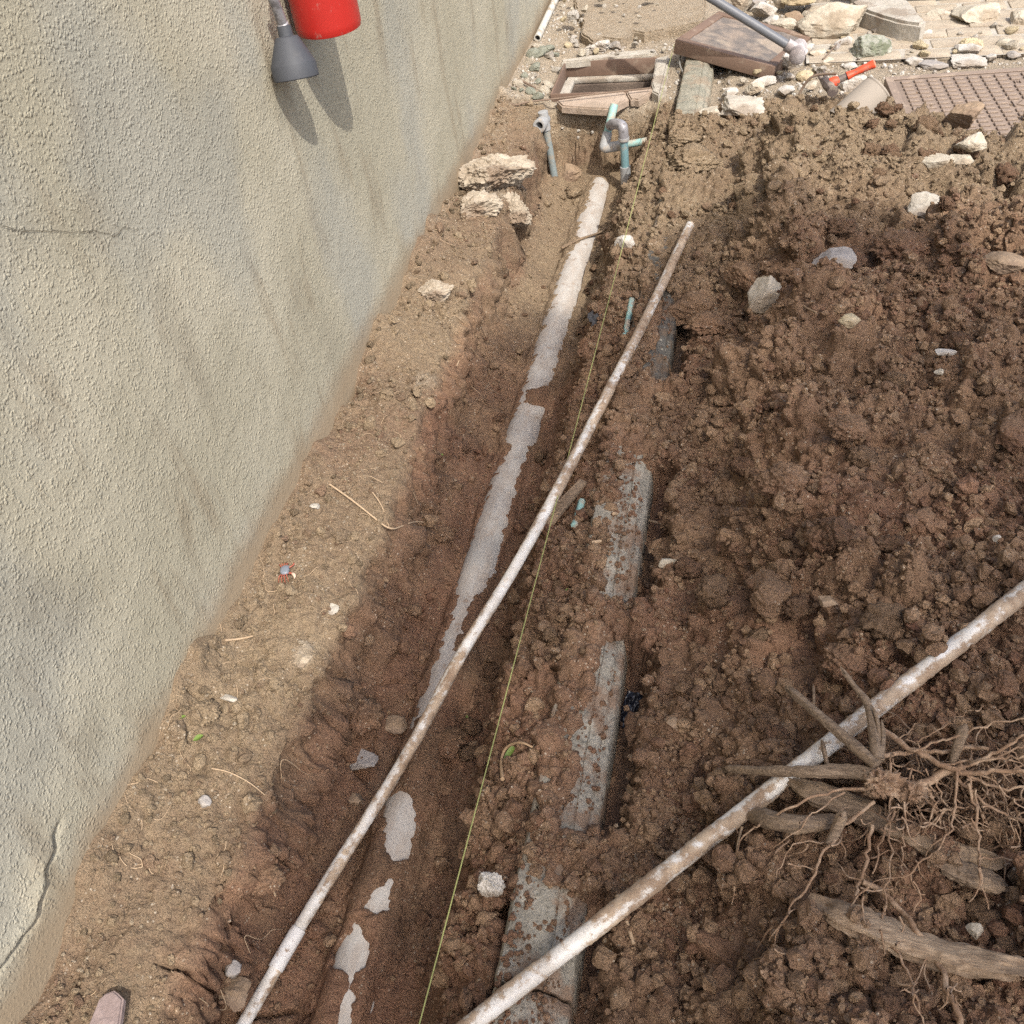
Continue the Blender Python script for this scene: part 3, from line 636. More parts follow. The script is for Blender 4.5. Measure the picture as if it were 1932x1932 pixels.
# ------------------------------------------------------------------ fire extinguisher on the wall
MRED = mat_plain('red_enamel', (0.36, 0.018, 0.013), .42, .12, 6, .02, .5, dirt=(.30, .10, .08), dscale=45, dlo=.60, dhi=.72)
MBLK = mat_plain('dark_grey_rubber', (0.050, 0.053, 0.060), .62, .2, 30, .08, .4, dirt=(.13, .125, .12), dscale=9, dlo=.52, dhi=.75)
MMET = mat_plain('dull_ferrule', (0.30, 0.29, 0.30), .45, .2, 40, .05, .5, dirt=(.15, .14, .14), dscale=50, metallic=.3)
eb = P(622, 55, 0, .090); R = .0765
EXT = thing('fire_extinguisher', 'red fire extinguisher with black discharge horn hung on rendered wall', 'fire extinguisher', tuple(eb))
def up_child(name, prof, mat, n=40):
    V, Fq = lathe_geo(prof, n); o = link(name, mesh_np(name, V, Fq, mat, True, None, 40), EXT); return o
up_child('cylinder', [(0, .012), (R * .55, .010), (R * .80, .004), (R * .90, .0), (R * .965, .002), (R * .995, .010), (R, .02), (R, .30), (R, .40), (R * .96, .43), (R * .8, .465), (R * .5, .49), (.022, .50), (.02, .515), (0, .515)], MRED, 56)
up_child('valve', [(0, .512), (.017, .512), (.017, .555), (.024, .56), (.024, .575), (.012, .585), (0, .585)], MMET, 20)
for zz, ln in ((.59, .10), (.565, .085)):
    bm = bmesh.new(); box_bm(bm, (-.012, -.02, zz), (.012, ln, zz + .006), .002); link('lever', from_bm('lever', bm, MBLK), EXT)
bm = bmesh.new(); box_bm(bm, (-.088, -.02, .34), (-.075, .02, .50), .002); link('wall_bracket', from_bm('wall_bracket', bm, MMET), EXT)
hb = P(560, 149, 0, .060) - eb; ht = P(541, 72, 0, .052) - eb; hd = _n(ht - hb); HL = np.linalg.norm(ht - hb)
V, Fq = lathe_geo([(.044, .012), (.0495, .0), (.0512, .002), (.0508, .03), (.0495, .033), (.027, HL), (.024, HL + .003), (.016, HL + .004), (.0155, HL + .024), (.012, HL + .026), (0, HL + .026)], 40)
link('discharge_horn', mesh_np('discharge_horn', align(V, hb, hd), Fq, MBLK, True, None, 38), EXT)
f0 = hb + hd * (HL + .022)
V, Fq = lathe_geo([(0, 0), (.012, 0), (.0125, .008), (.010, .010), (.0115, .016), (.0112, .06), (.012, .062), (.012, .075), (0, .076)], 24)
fe = P(521, 12, 0, .050) - eb
link('ferrule', mesh_np('ferrule', align(V, f0, fe - f0), Fq, MMET, True, None, 38), EXT)
hose, _ = smooth_path([f0 + _n(fe - f0) * .05, fe, P(513, -30, 0, .05) - eb, P(508, -110, 0, .06) - eb, np.array([-.01, -.10, .50]), np.array([0, -.05, .56]), np.array([0, -.015, .565])], .01)
V, Fs = tube_geo(hose, .0085, 14); link('hose', mesh_np('hose', V, Fs, MBLK, True, None, 50), EXT)

# ------------------------------------------------------------------ manhole shaft and frame
MRUST = mat_plain('brown_painted_iron', (0.165, 0.108, 0.078), .72, .2, 30, .2, .35, dirt=(.30, .235, .175), dscale=9, dlo=.52, dhi=.72)
MCONC = mat_rock('pale_concrete', (0.33, 0.295, 0.24), (0.41, 0.375, 0.32), (0.24, 0.195, 0.15), None, .95, .45)
MCONC2 = mat_rock('pinkish_concrete', (0.33, 0.255, 0.195), (0.39, 0.31, 0.245), (0.24, 0.185, 0.135), None, .95, .3)
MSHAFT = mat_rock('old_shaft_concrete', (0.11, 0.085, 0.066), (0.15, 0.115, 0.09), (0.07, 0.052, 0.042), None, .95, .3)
MH = thing('manhole_chamber', 'open rectangular manhole with brown iron frame and dusty concrete sides', 'manhole', ((HX0 + HX1) / 2, (HY0 + HY1) / 2, 0))
def mh_box(nm, lo, hi, m, bev=.003):
    o = box(nm, lo, hi, m, bev); child_of(o, MH); return o
t_ = .008
for nm, lo, hi in (('frame_side', (HX0 - t_, HY1, -.062), (HX1 + t_, HY1 + t_, .006)), ('frame_side', (HX0 - t_, HY0 - t_, -.062), (HX1 + t_, HY0, .004)),
                   ('frame_side', (HX0 - t_, HY0 + .001, -.062), (HX0, HY1 - .001, .005)), ('frame_side', (HX1, HY0 + .001, -.062), (HX1 + t_, HY1 - .001, .005))):
    mh_box(nm, lo, hi, MRUST, .002)
for lo, hi in (((HX0, HY1 - .028, -.085), (HX1, HY1 + .03, -.063)), ((HX0, HY0 - .03, -.085), (HX1, HY0 + .012, -.064)), ((HX0 - .03, HY0 + .013, -.086), (HX0 + .04, HY1 - .029, -.063)), ((HX1 - .012, HY0 + .013, -.086), (HX1 + .03, HY1 - .029, -.063))):
    mh_box('ledge', lo, hi, MCONC, .006)
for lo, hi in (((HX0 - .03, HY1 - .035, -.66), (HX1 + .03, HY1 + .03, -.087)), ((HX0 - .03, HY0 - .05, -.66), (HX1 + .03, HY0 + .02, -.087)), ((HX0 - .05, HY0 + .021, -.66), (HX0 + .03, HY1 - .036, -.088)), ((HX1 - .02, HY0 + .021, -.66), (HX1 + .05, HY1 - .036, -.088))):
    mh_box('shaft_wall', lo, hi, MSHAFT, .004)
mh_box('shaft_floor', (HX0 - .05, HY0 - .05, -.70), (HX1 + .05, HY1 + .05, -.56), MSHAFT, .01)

# flat broken slabs round the opening
def slab(px_list, z, th, mat, label, cat='slab', name='concrete_slab', group=None, bev=.006):
    pts = [P(a, b, 2, z) for a, b in px_list]; bm = bmesh.new()
    # rough outline: subdivide edges and jitter
    out = []
    for i in range(len(pts)):
        p0, p1 = pts[i], pts[(i + 1) % len(pts)]; n = max(2, int(np.linalg.norm(p1 - p0) / .035))
        for k in range(n): 
            q = p0 + (p1 - p0) * k / n
            if k: q = q + rng.normal(0, .003, 3) * (1, 1, 0)
            out.append(q)
    c = np.mean(out, 0); vs_ = [bm.verts.new(q - c) for q in out]; f = bm.faces.new(vs_)
    if f.normal.z < 0: f.normal_flip()
    r = bmesh.ops.extrude_face_region(bm, geom=[f]); 
    for g in r['geom']:
        if isinstance(g, bmesh.types.BMVert): g.co.z -= th; g.co.x *= 1.01; g.co.y *= 1.01
    bmesh.ops.recalc_face_normals(bm, faces=bm.faces)
    top = [e for e in bm.edges if all(abs(v.co.z) < 1e-4 for v in e.verts)]
    bmesh.ops.bevel(bm, geom=top, offset=bev, segments=2, affect='EDGES')
    o = link(name, from_bm(name, bm, mat, True, 20)); o.location = c; return tag(o, label, cat, group)
slab([(1050, 189), (1120, 178), (1178, 171), (1186, 186), (1150, 205), (1110, 203), (1060, 199)], .004, .03, MCONC2, 'cracked pinkish slab along the near lip of the open manhole')
slab([(1182, 170), (1226, 164), (1238, 170), (1205, 188), (1190, 187)], .006, .03, MCONC2, 'small pinkish slab piece at the corner of the open manhole')
slab([(1237, 109), (1262, 104), (1258, 170), (1242, 178), (1230, 172)], .02, .07, MCONC, 'narrow mortar slab between open manhole and string line')
BS = slab([(1082, -40), (1330, -60), (1330, 40), (1262, 52), (1215, 62), (1196, 58), (1172, 74), (1138, 70), (1118, 78), (1096, 62), (1100, 40), (1086, 20)], .045, .14, MSOIL, 'large dusty pale slab beyond the open manhole', bev=.008)
for k_, v_ in (('tone', .9), ('dust', .62), ('wet', 0.0)): BS.data.attributes.new(k_, 'FLOAT', 'POINT').data.foreach_set('value', np.full(len(BS.data.vertices), v_, np.float32))
slab([(1058, 112), (1100, 106), (1180, 96), (1236, 92), (1241, 101), (1150, 109), (1060, 117)], .012, .03, MCONC, 'thin strip of mortar behind the manhole frame')

# ------------------------------------------------------------------ tilted manhole lid
A = P(1274, 74, 2, .125); B = P(1462, 126, 2, .050); back = P(1259, -6, 2, .135) - A
ex = _n(B - A); ez = _n(np.cross(ex, back)); ez = ez if ez[2] > 0 else -ez; ey = _n(np.cross(ez, ex)); LW = np.linalg.norm(B - A); LD = .47
LID = thing('manhole_cover', 'brown iron manhole lid with concrete filling tilted over a kerb stone', 'manhole lid', tuple(A))
Rm = Matrix(((ex[0], ey[0], ez[0], A[0]), (ex[1], ey[1], ez[1], A[1]), (ex[2], ey[2], ez[2], A[2]), (0, 0, 0, 1))); LID.matrix_world = Rm
fw2, th = .042, .058
for lo, hi in (((0, 0, -th), (LW, fw2, 0)), ((0, LD - fw2, -th), (LW, LD, 0)), ((0, fw2 + .001, -th), (fw2, LD - fw2 - .001, 0)), ((LW - fw2, fw2 + .001, -th), (LW, LD - fw2 - .001, 0))):
    bm = bmesh.new(); box_bm(bm, lo, hi, .004, 2); link('frame_bar', from_bm('frame_bar', bm, MRUST, True, 35), LID)
gx, gy = np.meshgrid(np.linspace(fw2 + .001, LW - fw2 - .001, 60), np.linspace(fw2 + .001, LD - fw2 - .001, 60)); gz = -.006 + .004 * fbm(gx, gy, 0 * gx, 30, 4, 401) - .008 * sstep(.2, .5, fbm(gx, gy, 0 * gx, 9, 3, 402))
MFILL = mat_rock('grimy_concrete', (0.23, 0.185, 0.15), (0.13, 0.115, 0.105), (0.30, 0.245, 0.19), None, .95, .35)
link('concrete_fill', mesh_np('concrete_fill', np.stack([gx.ravel(), gy.ravel(), gz.ravel()], 1), grid_faces(60, 60), MFILL), LID)
bm = bmesh.new(); box_bm(bm, (.01, .01, -th + .004), (LW - .01, LD - .01, -.03)); link('base_plate', from_bm('base_plate', bm, MRUST), LID)

# ------------------------------------------------------------------ cast cover with studs
MCAST = mat_plain('dusty_brown_cast_iron', (0.235, 0.178, 0.138), .8, .12, 60, .2, .3, dirt=(.34, .265, .20), dscale=14, dlo=.52, dhi=.7)
K0 = P(1669, 146, 2, .035); K1 = P(1932, 127, 2, .035); ex = _n((K1 - K0) * (1, 1, 0)); ey = np.array([ex[1], -ex[0], 0])  # towards the camera
COV = thing('manhole_cover', 'wide brown cast iron cover with rows of rectangular studs and raised letters', 'manhole cover', tuple(K0))
COV.matrix_world = Matrix(((ex[0], -ey[0], 0, K0[0]), (ex[1], -ey[1], 0, K0[1]), (0, 0, 1, K0[2]), (0, 0, 0, 1)))   # local y points away from the camera
CW, CD = .86, .66
bm = bmesh.new(); box_bm(bm, (0, -CD, -.06), (CW, 0, -.004), .004, 2); link('plate', from_bm('plate', bm, MCAST, True, 35), COV)
for lo, hi in (((0, -.030, -.0035), (CW, 0, .001)), ((0, -CD, -.0035), (CW, -CD + .028, .001)), ((0, -CD + .029, -.0035), (.03, -.031, .001)), ((CW - .03, -CD + .029, -.0035), (CW, -.031, .001))):
    bm = bmesh.new(); box_bm(bm, lo, hi, .0015); link('rim', from_bm('rim', bm, MCAST), COV)
bm = bmesh.new(); box_bm(bm, (-.0175, -.0115, -.004), (.0175, .0115, .003), .0016, 1); STUD = from_bm('stud', bm, MCAST)
nr, nc = 16, 16
sxp, syp = (CW - .09) / nc, (CD - .085) / nr
skip = set()
for c in (7, 8, 9, 10): skip |= {(7, c), (8, c)}
skip |= {(2, 8)} | {(14, c) for c in range(8, 14)}
for r in range(nr):
    for c in range(nc):
        if (r, c) in skip: continue
        o = link('stud', STUD, COV); o.location = (.045 + sxp * (c + .5), -.042 - syp * (r + .5), 0)
def letters(txt, x, y, size, nm='letter'):
    cu = bpy.data.curves.new(nm, 'FONT'); cu.body = txt; cu.size = size; cu.extrude = .0022; cu.align_x = 'CENTER'; cu.align_y = 'CENTER'
    ob = bpy.data.objects.new(nm, cu); COL.objects.link(ob); dg = bpy.context.evaluated_depsgraph_get(); me = bpy.data.meshes.new_from_object(ob.evaluated_get(dg))
    bpy.data.objects.remove(ob); me.materials.clear(); me.materials.append(MCAST); o = link(nm, me, COV); o.location = (x, y, -.0005); return o
for i, chh in enumerate('KFJ'): letters(chh, .045 + sxp * (7.6 + i * 1.35), -.042 - syp * 8, .075)
letters('M', .045 + sxp * 8.5, -.042 - syp * 2.5, .035)
for i, chh in enumerate('2 105'): 
    if chh != ' ': letters(chh, .045 + sxp * (8.5 + i * 1.0), -.042 - syp * 14.5, .042)

# ------------------------------------------------------------------ claw hammer with orange grip
MORG = mat_plain('orange_grip', (0.62, 0.075, 0.028), .5, .1, 30, .05, .4, dirt=(.16, .10, .075), dscale=35, dlo=.56, dhi=.66)
MPINK = mat_plain('sunlit_orange_end', (0.75, 0.20, 0.12), .6, .08)  # paler copy of the grip orange, sunlight on the end put into colour
MSTEEL = mat_plain('grimy_tool_steel', (0.135, 0.105, 0.092), .6, .25, 40, .15, .4, dirt=(.27, .22, .175), dscale=20, metallic=.25)
g0 = P(1648, 121, 2, .14); g1 = P(1562, 160, 2, .085)
HAM = thing('hammer', 'hammer with bright orange grip and dusty steel head lying on rubble', 'hammer', tuple(g1))
hdv = _n(g0 - g1); HL = np.linalg.norm(g0 - g1)
def rel(p): return np.asarray(p) - g1
pts = [rel(g1 + hdv * s * HL) for s in np.linspace(.42, 1, 24)]; u = np.linspace(0, 1, 24)
V, Fs = tube_geo(pts, .0165 + .003 * np.cos(u * 9) * (1 - u) + .004 * sstep(.8, 1, u), 18, True, .8); link('grip', mesh_np('grip', V, Fs, MORG, True, None, 45), HAM)
V, Fs = tube_geo([rel(g0 + hdv * .0005), rel(g0 + hdv * .004)], [.0195, .018], 18, True, .8); link('grip_end', mesh_np('grip_end', V, Fs, MPINK, True, None, 45), HAM)
V, Fs = tube_geo([rel(g1 + hdv * s * HL) for s in np.linspace(.22, .43, 6)], .0125, 14); link('shank', mesh_np('shank', V, Fs, MSTEEL, True, None, 45), HAM)
V, Fs = tube_geo([rel(g1 + hdv * s * HL) for s in np.linspace(.05, .24, 8)], [.019, .0195, .0195, .0195, .019, .018, .0165, .014], 18); link('orange_collar', mesh_np('orange_collar', V, Fs, MORG, True, None, 45), HAM)
hx = _n(np.cross(hdv, (0, 0, 1))); 
if hx[1] > 0: hx = -hx                                     # head points towards the camera side
prof = [(-.055, .017, .010), (-.03, .019, .015), (0, .021, .019), (.03, .019, .019), (.036, .015, .015), (.052, .015, .015), (.056, .020, .020), (.072, .020, .020)]
bm = bmesh.new(); rings = []
hz_ = np.cross(hdv, hx)
for s_, a_, b_ in prof:
    rings.append([bm.verts.new(hx * s_ + hdv * (a_ * math.cos(k * math.pi / 4 + .39)) + hz_ * (b_ * math.sin(k * math.pi / 4 + .39))) for k in range(8)])
for r0, r1 in zip(rings, rings[1:]):
    for k in range(8): bm.faces.new((r0[k], r0[(k + 1) % 8], r1[(k + 1) % 8], r1[k]))
bm.faces.new(rings[0][::-1]); bm.faces.new(rings[-1]); bmesh.ops.recalc_face_normals(bm, faces=bm.faces); link('head', from_bm('head', bm, MSTEEL, True, 30), HAM)
for sg in (-1, 1):
    cl = [-hx * .05 + hdv * .006 * sg, -hx * .075 + hdv * .009 * sg - hz_ * .004, -hx * .100 + hdv * .013 * sg - hz_ * .016]
    V, Fs = tube_geo(cl, [.009, .007, .003], 8); link('claw', mesh_np('claw', V, Fs, MSTEEL, True, None, 45), HAM)

# ------------------------------------------------------------------ sledge with pipe handle
MGREY = mat_plain('grey_steel_pipe', (0.115, 0.118, 0.128), .5, .15, 30, .05, .5, dirt=(.24, .21, .19), dscale=12, dlo=.55, dhi=.7)
h0 = P(1335, -8, 2, .33); h1 = P(1484, 84, 2, .14)
SLG = thing('sledgehammer', 'sledgehammer with long grey pipe handle leaning across rubble and tilted lid', 'sledgehammer', tuple(h1))
ax_ = _n(h1 - h0)
V, Fs = tube_geo([h0 - ax_ * .25 - h1, h0 - h1, -ax_ * .02, ax_ * .02], .0175, 22); link('handle', mesh_np('handle', V, Fs, MGREY, True, None, 45), SLG)
sd_ = _n(np.cross(ax_, (0, 0, 1))); MHEAD = mat_rock('plaster_smeared_steel', (.30, .27, .26), (.45, .41, .40), (.17, .14, .13), None, .85, .4)
hc = ax_ * .055
V, Fs = tube_geo([hc + sd_ * s for s in (-.062, -.056, -.04, 0, .04, .056, .062)], [.026, .032, .033, .031, .033, .032, .026], 10); link('head', mesh_np('head', V, Fs, MHEAD, True, None, 40), SLG)
V, Fs = tube_geo([-ax_ * .0, ax_ * .085], .025, 14); link('eye_collar', mesh_np('eye_collar', V, Fs, MHEAD, True, None, 40), SLG)

# ------------------------------------------------------------------ dusty pot lying in the heap
MPOT = mat_plain('dust_coated_plastic', (0.285, 0.245, 0.20), .8, .08, 20, .05, .3)
b0 = P(1659, 166, 2, .14); b1 = P(1612, 212, 2, .075); pdv = _n(b1 - b0)
V, Fq = lathe_geo([(0, .004), (.045, .004), (.052, .0), (.0555, .0), (.058, .005), (.0565, .010), (.058, .013), (.064, .14), (.067, .165), (.067, .172), (.062, .172), (.054, .02), (0, .018)], 44)
o = link('plastic_pot', mesh_np('plastic_pot', align(V, (0, 0, 0), pdv), Fq, MPOT, True, None, 40)); o.location = b0; tag(o, 'dust coated beige plastic pot lying bottom up beside cast iron cover', 'pot')

# ------------------------------------------------------------------ water pipes at the trench end
MTEAL = mat_plain('faded_blue_pvc', (0.155, 0.27, 0.29), .55, .15, 25, .06, .4, dirt=(.33, .29, .235), dscale=16, dlo=.52, dhi=.66)
MTEAL2 = mat_plain('pale_teal_pvc', (0.25, 0.42, 0.385), .6, .15, 25, .06, .4, dirt=(.36, .315, .25), dscale=18, dlo=.46, dhi=.6)
MGPVC = mat_plain('grey_pvc_fitting', (0.30, 0.30, 0.295), .5, .12, 25, .05, .4, dirt=(.34, .29, .235), dscale=20, dlo=.5, dhi=.68)
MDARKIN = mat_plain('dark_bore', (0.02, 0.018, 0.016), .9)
YP = 3.80
q = lambda a, b, y=YP: P(a, b, 1, y)
r0 = q(1050, 356); SP = thing('standpipe', 'muddy grey blue standpipe with open threaded outlet near wall foot', 'pipe', tuple(r0))
top = q(1026, 222)
o = tube('riser', np.array([r0 - (top - r0) * .4, r0, top]) - r0, .0155, mat_plain('grey_blue_muddy_pvc', (.20, .235, .235), .6, .15, 25, .06, .4, dirt=(.27, .235, .185), dscale=16, dlo=.48, dhi=.64), 18, parent=SP)
tcol = [top + (r0 - top) * .16, top + (r0 - top) * -.02]; tube('tee_body', np.array([tcol[0], top, tcol[1] + (top - r0) * .06]) - r0, .0205, MGPVC, 20, parent=SP)
od = _n(np.array([-.10, -.93, .10])); oc = top + (r0 - top) * .04
V, Fq = lathe_geo([(.0, -.02), (.020, -.02), (.021, .028), (.026, .029), (.0265, .045), (.0235, .046), (.0235, .050), (.0265, .051), (.0265, .070), (.022, .072), (.0155, .071), (.013, .060), (.013, .03), (0, .03)], 28)
link('outlet', mesh_np('outlet', align(V, oc - r0, od), Fq, MGPVC, True, None, 35), SP)
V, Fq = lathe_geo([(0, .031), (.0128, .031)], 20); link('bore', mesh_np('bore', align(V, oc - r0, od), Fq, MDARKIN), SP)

e0 = q(1139, 280); TP = thing('water_pipe', 'pale teal water pipe elbowing out below the manhole slab', 'pipe', tuple(e0))
up0 = q(1155, 214, 3.88); rt = q(1262, 259, 3.80); rd = q(1253, 306, 3.74)
tube('pipe_length', np.array([up0 + (up0 - e0) * .25, up0, e0 + (up0 - e0) * .05]) - e0, .0165, MTEAL2, 18, parent=TP)
tube('pipe_length', np.array([e0 + (rt - e0) * .08, rt]) - e0, .0145, MTEAL2, 18, parent=TP)
tube('pipe_length', np.array([rt, rd, rd + (rd - rt) * .6]) - e0, .0145, MTEAL, 18, parent=TP)
el, _ = smooth_path([e0 + (up0 - e0) * .45, e0 + (up0 - e0) * .12, e0, e0 + (rt - e0) * .10, e0 + (rt - e0) * .28], .004); tube('elbow', el - e0, .0205, MGPVC, 20, parent=TP)

k0 = q(1181, 342, 3.74); kt = q(1176, 246, 3.74); kl = q(1156, 239, 3.80)
BP = thing('capped_water_pipe', 'short blue water pipe with grey elbow on top and grey coupling below', 'pipe', tuple(k0))
tube('pipe_length', np.array([k0 + (kt - k0) * .1, kt]) - k0, .0165, MTEAL, 18, parent=BP)
tube('coupling', np.array([k0 - (kt - k0) * .15, k0, k0 + (kt - k0) * .30]) - k0, .0215, MGPVC, 20, parent=BP)
tube('sealing_ring', np.array([kt - (kt - k0) * .18, kt - (kt - k0) * .13]) - k0, .0225, MGPVC, 20, parent=BP)
el, _ = smooth_path([kt - (kt - k0) * .2, kt + (kt - k0) * .02, kt + (kt - k0) * .10 + (kl - kt) * .1, kl + (kt - k0) * .06, kl + (kl - kt) * .25], .004); tube('elbow', el - k0, .0205, MMET, 20, parent=BP)

# conduit along the wall foot
c0, c1 = P(1014, 72, 0, .03), P(1052, -10, 0, .03); cdv = _n(c1 - c0)
CN = thing('conduit', 'pale grey plastic conduit with open end lying against the wall foot', 'conduit', tuple(c0))
V, Fq = lathe_geo([(0, .02), (.0125, .02), (.0125, 0), (.0165, 0), (.0165, .9), (0, .9)], 20); link('conduit_wall', mesh_np('conduit_wall', align(V, (0, 0, 0), cdv), Fq, mat_plain('pale_conduit', (.47, .45, .40), .6, .1, dirt=(.3, .25, .19), dscale=15), True, None, 40), CN)
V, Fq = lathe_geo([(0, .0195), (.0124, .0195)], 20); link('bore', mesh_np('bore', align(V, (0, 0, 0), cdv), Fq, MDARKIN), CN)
# ------------------------------------------------------------------ stones and clods
def ico(sub):
    bm = bmesh.new(); bmesh.ops.create_icosphere(bm, subdivisions=sub, radius=1.0)
    V = np.array([v.co[:] for v in bm.verts]); Fc = np.array([[v.index for v in f.verts] for f in bm.faces]); bm.free(); return V, Fc
ICO = {k: ico(k) for k in (1, 2, 3, 4, 5, 6)}
def rock_geo(seed, sub=3, cuts=12, rough=.06, lump=.15, lo=.55):
    g = np.random.default_rng(seed); V, Fc = ICO[sub]; V = V.copy()
    for _ in range(cuts):
        n = _n(g.normal(size=3)); dd = g.uniform(lo, .9); e = V @ n - dd; V = V - np.clip(e, 0, None)[:, None] * n * .985
    V *= 1 + lump * fbm(V[:, 0] + seed, V[:, 1], V[:, 2], 1.2, 3, seed % 97)[:, None]
    V += (_nrm(V)) * (rough * fbm(V[:, 0], V[:, 1] + seed, V[:, 2], 5, 3, seed % 89))[:, None]
    if sub > 2: V += _nrm(V) * (rough * .55 * fbm(V[:, 0], V[:, 1] + seed, V[:, 2], 13, 3, seed % 83))[:, None]
    m = np.abs(V).max(0); return V / m, Fc
def _nrm(V): return V / (np.linalg.norm(V, axis=1)[:, None] + 1e-9)
def rotz(V, a): c, s = math.cos(a), math.sin(a); return np.stack([V[:, 0] * c - V[:, 1] * s, V[:, 0] * s + V[:, 1] * c, V[:, 2]], 1)
MCREAM = mat_rock('cream_limestone', (0.37, 0.325, 0.25), (0.46, 0.41, 0.33), (0.27, 0.21, 0.145), None, .95, .4)
MWHITE = mat_rock('white_mortar_stone', (0.47, 0.435, 0.385), (0.37, 0.34, 0.295), (0.25, 0.205, 0.16), None, .95, .4)
MYEL = mat_rock('yellowish_stone', (0.41, 0.335, 0.205), (0.46, 0.39, 0.27), (0.29, 0.21, 0.125), None, .95, .3)
MBRST = mat_rock('brown_stone', (0.22, 0.155, 0.10), (0.30, 0.22, 0.15), (0.15, 0.10, 0.07), None, .95, .3)
MMOSS = mat_rock('mossy_grey_stone', (0.25, 0.25, 0.20), (0.33, 0.32, 0.27), (0.16, 0.165, 0.12), (0.145, 0.155, 0.105), .95, .3)
MGRST = mat_rock('grey_stone', (0.26, 0.235, 0.215), (0.33, 0.30, 0.27), (0.2, 0.16, 0.12), None, .9, .3)
def soil_attrs(n, tone, dust, wet=0.0): return {'tone': np.full(n, tone), 'dust': np.full(n, dust), 'wet': np.full(n, wet), 'ruddy': np.full(n, 0.0 if tone > .78 else .9)}
def stone(px, py, w, h, mat, label, cat='stone', name='stone', seed=1, lift=0.0, depth=.85, cuts=12, lo=.55, rough=.06, zrot=0.0, group=None, soil=None, flat=1.0, sink=.22, sub=None, tilt=0.0):
    sub = sub or (5 if w > 40 else 4)
    if not soil: rough = rough * 1.25; lo = lo - .10; cuts = cuts + 3
    g = hit(px, py + .22 * h); d = np.linalg.norm(g - CAM); W = w * d / F; Hh = max(h * d / F * .72, .008) * flat
    V, Fc = rock_geo(seed, sub, cuts, rough, .15, lo)
    V = V * (W / 2, W / 2 * depth, Hh / 2)
    if tilt: c, s = math.cos(tilt), math.sin(tilt); V = np.stack([V[:, 0] * c - V[:, 2] * s, V[:, 1], V[:, 0] * s + V[:, 2] * c], 1)
    V = rotz(V, zrot)
    z = surf(g[0], g[1])
    me = mesh_np(name, V, Fc, mat, True, soil_attrs(len(V), *soil) if soil else None, 28 if not soil else None)
    o = link(name, me); o.location = (g[0], g[1], max(z, g[2]) - V[:, 2].min() * (1 - 2 * sink) + lift - 0.0)
    return tag(o, label, cat, group)
R_ = stone
MLIME0 = mat_rock('crumbled_mortar', (.30, .24, .17), (.38, .32, .24), (.2, .145, .1), None, .95, .4)
R_(1562, 48, 112, 100, MCREAM, 'largest cream block in the rubble heap with flat broken face', seed=11, cuts=8, lo=.5, depth=.7, sink=.1)
R_(1398, 47, 46, 58, MCREAM, 'pale knobbly stone resting on the tilted lid under sledge handle', seed=12, lift=.085, sink=.05)
R_(1440, 32, 46, 36, MWHITE, 'angular white grey stone behind the sledge handle', seed=13, lift=.03)
R_(1470, 14, 26, 40, MCREAM, 'narrow upright cream stone between white stone and yellow boulder', seed=14, lift=.03)
R_(1505, 14, 62, 40, MYEL, 'rounded yellow cream boulder behind the largest cream block', seed=15, lift=.05, cuts=7, lo=.7)
R_(1500, 42, 38, 36, MBRST, 'brown stone tucked beneath the yellow cream boulder', seed=16, lift=.01)
R_(1486, 58, 66, 46, MCREAM, 'wedge shaped cream stone just above the sledge head', seed=17, lift=.01)
R_(1617, 30, 28, 62, MCREAM, 'thin cream stone standing against the largest cream block', seed=18)
R_(1637, 94, 72, 58, MMOSS, 'rounded grey stone covered with greenish lichen', seed=19, cuts=6, lo=.75, rough=.10)
R_(1658, 58, 36, 32, MWHITE, 'white angular stone resting against the lichen covered stone', seed=20, lift=.01)
R_(1708, 62, 20, 16, MWHITE, 'small white pebble in front of the leaning concrete chunk', seed=21)
R_(1771, 31, 44, 27, MCREAM, 'squat cream stone beside the dark far kerb', seed=22)
R_(1848, 29, 86, 50, MCREAM, 'big two toned cream and brown stone by the far kerb', seed=23, cuts=9, lo=.5)
R_(1922, 40, 44, 52, MCREAM, 'brown based cream stone beyond the cast iron cover corner', seed=24)
R_(1832, 90, 48, 44, MYEL, 'crumbly pale yellow stone with hollow centre on the paving', seed=25, rough=.16)
R_(1729, 116, 36, 19, MWHITE, 'small white slab stone with dark underside behind cast iron cover', seed=26, cuts=9)
R_(1826, 103, 42, 20, MWHITE, 'flat bright white stone on top of pale rubble', seed=27, lift=.02)
R_(1818, 118, 64, 27, MWHITE, 'long pale rubble stone along the cast iron cover edge', seed=28)
R_(1760, 124, 46, 20, MGRST, 'dusty grey stone touching the far edge of cast cover', seed=29)
R_(1488, 118, 50, 52, MWHITE, 'tall white lichen spotted stone against the sledge head', seed=30, zrot=.7, depth=.6)
R_(1489, 146, 24, 22, MWHITE, 'small bright white stone at the lid corner', seed=31)
R_(1445, 158, 52, 24, MWHITE, 'thin curved white stone with brown underside near lid corner', seed=32, depth=.5, zrot=.4)
R_(1560, 118, 22, 22, MCREAM, 'small cream pebble between sledge head and hammer', seed=33)
R_(1518, 145, 30, 24, MYEL, 'rounded yellowish stone between lid corner and hammer', seed=34, cuts=6, lo=.75)
R_(1535, 136, 24, 20, MYEL, 'smaller yellowish stone touching the rounded yellowish one', seed=35, cuts=6, lo=.75)
R_(1602, 126, 26, 16, MWHITE, 'white pebble just behind the hammer grip', seed=36)
R_(1612, 156, 48, 42, MWHITE, 'pale flat stone under the hammer beside the beige pot', seed=37, cuts=9)
R_(1679, 114, 16, 15, MWHITE, 'little white pebble beyond the end of hammer grip', seed=38)
R_(1810, 226, 58, 64, MBRST, 'brown block of hard earth standing on cast iron cover', seed=39, cuts=8, lo=.5, sink=.05)
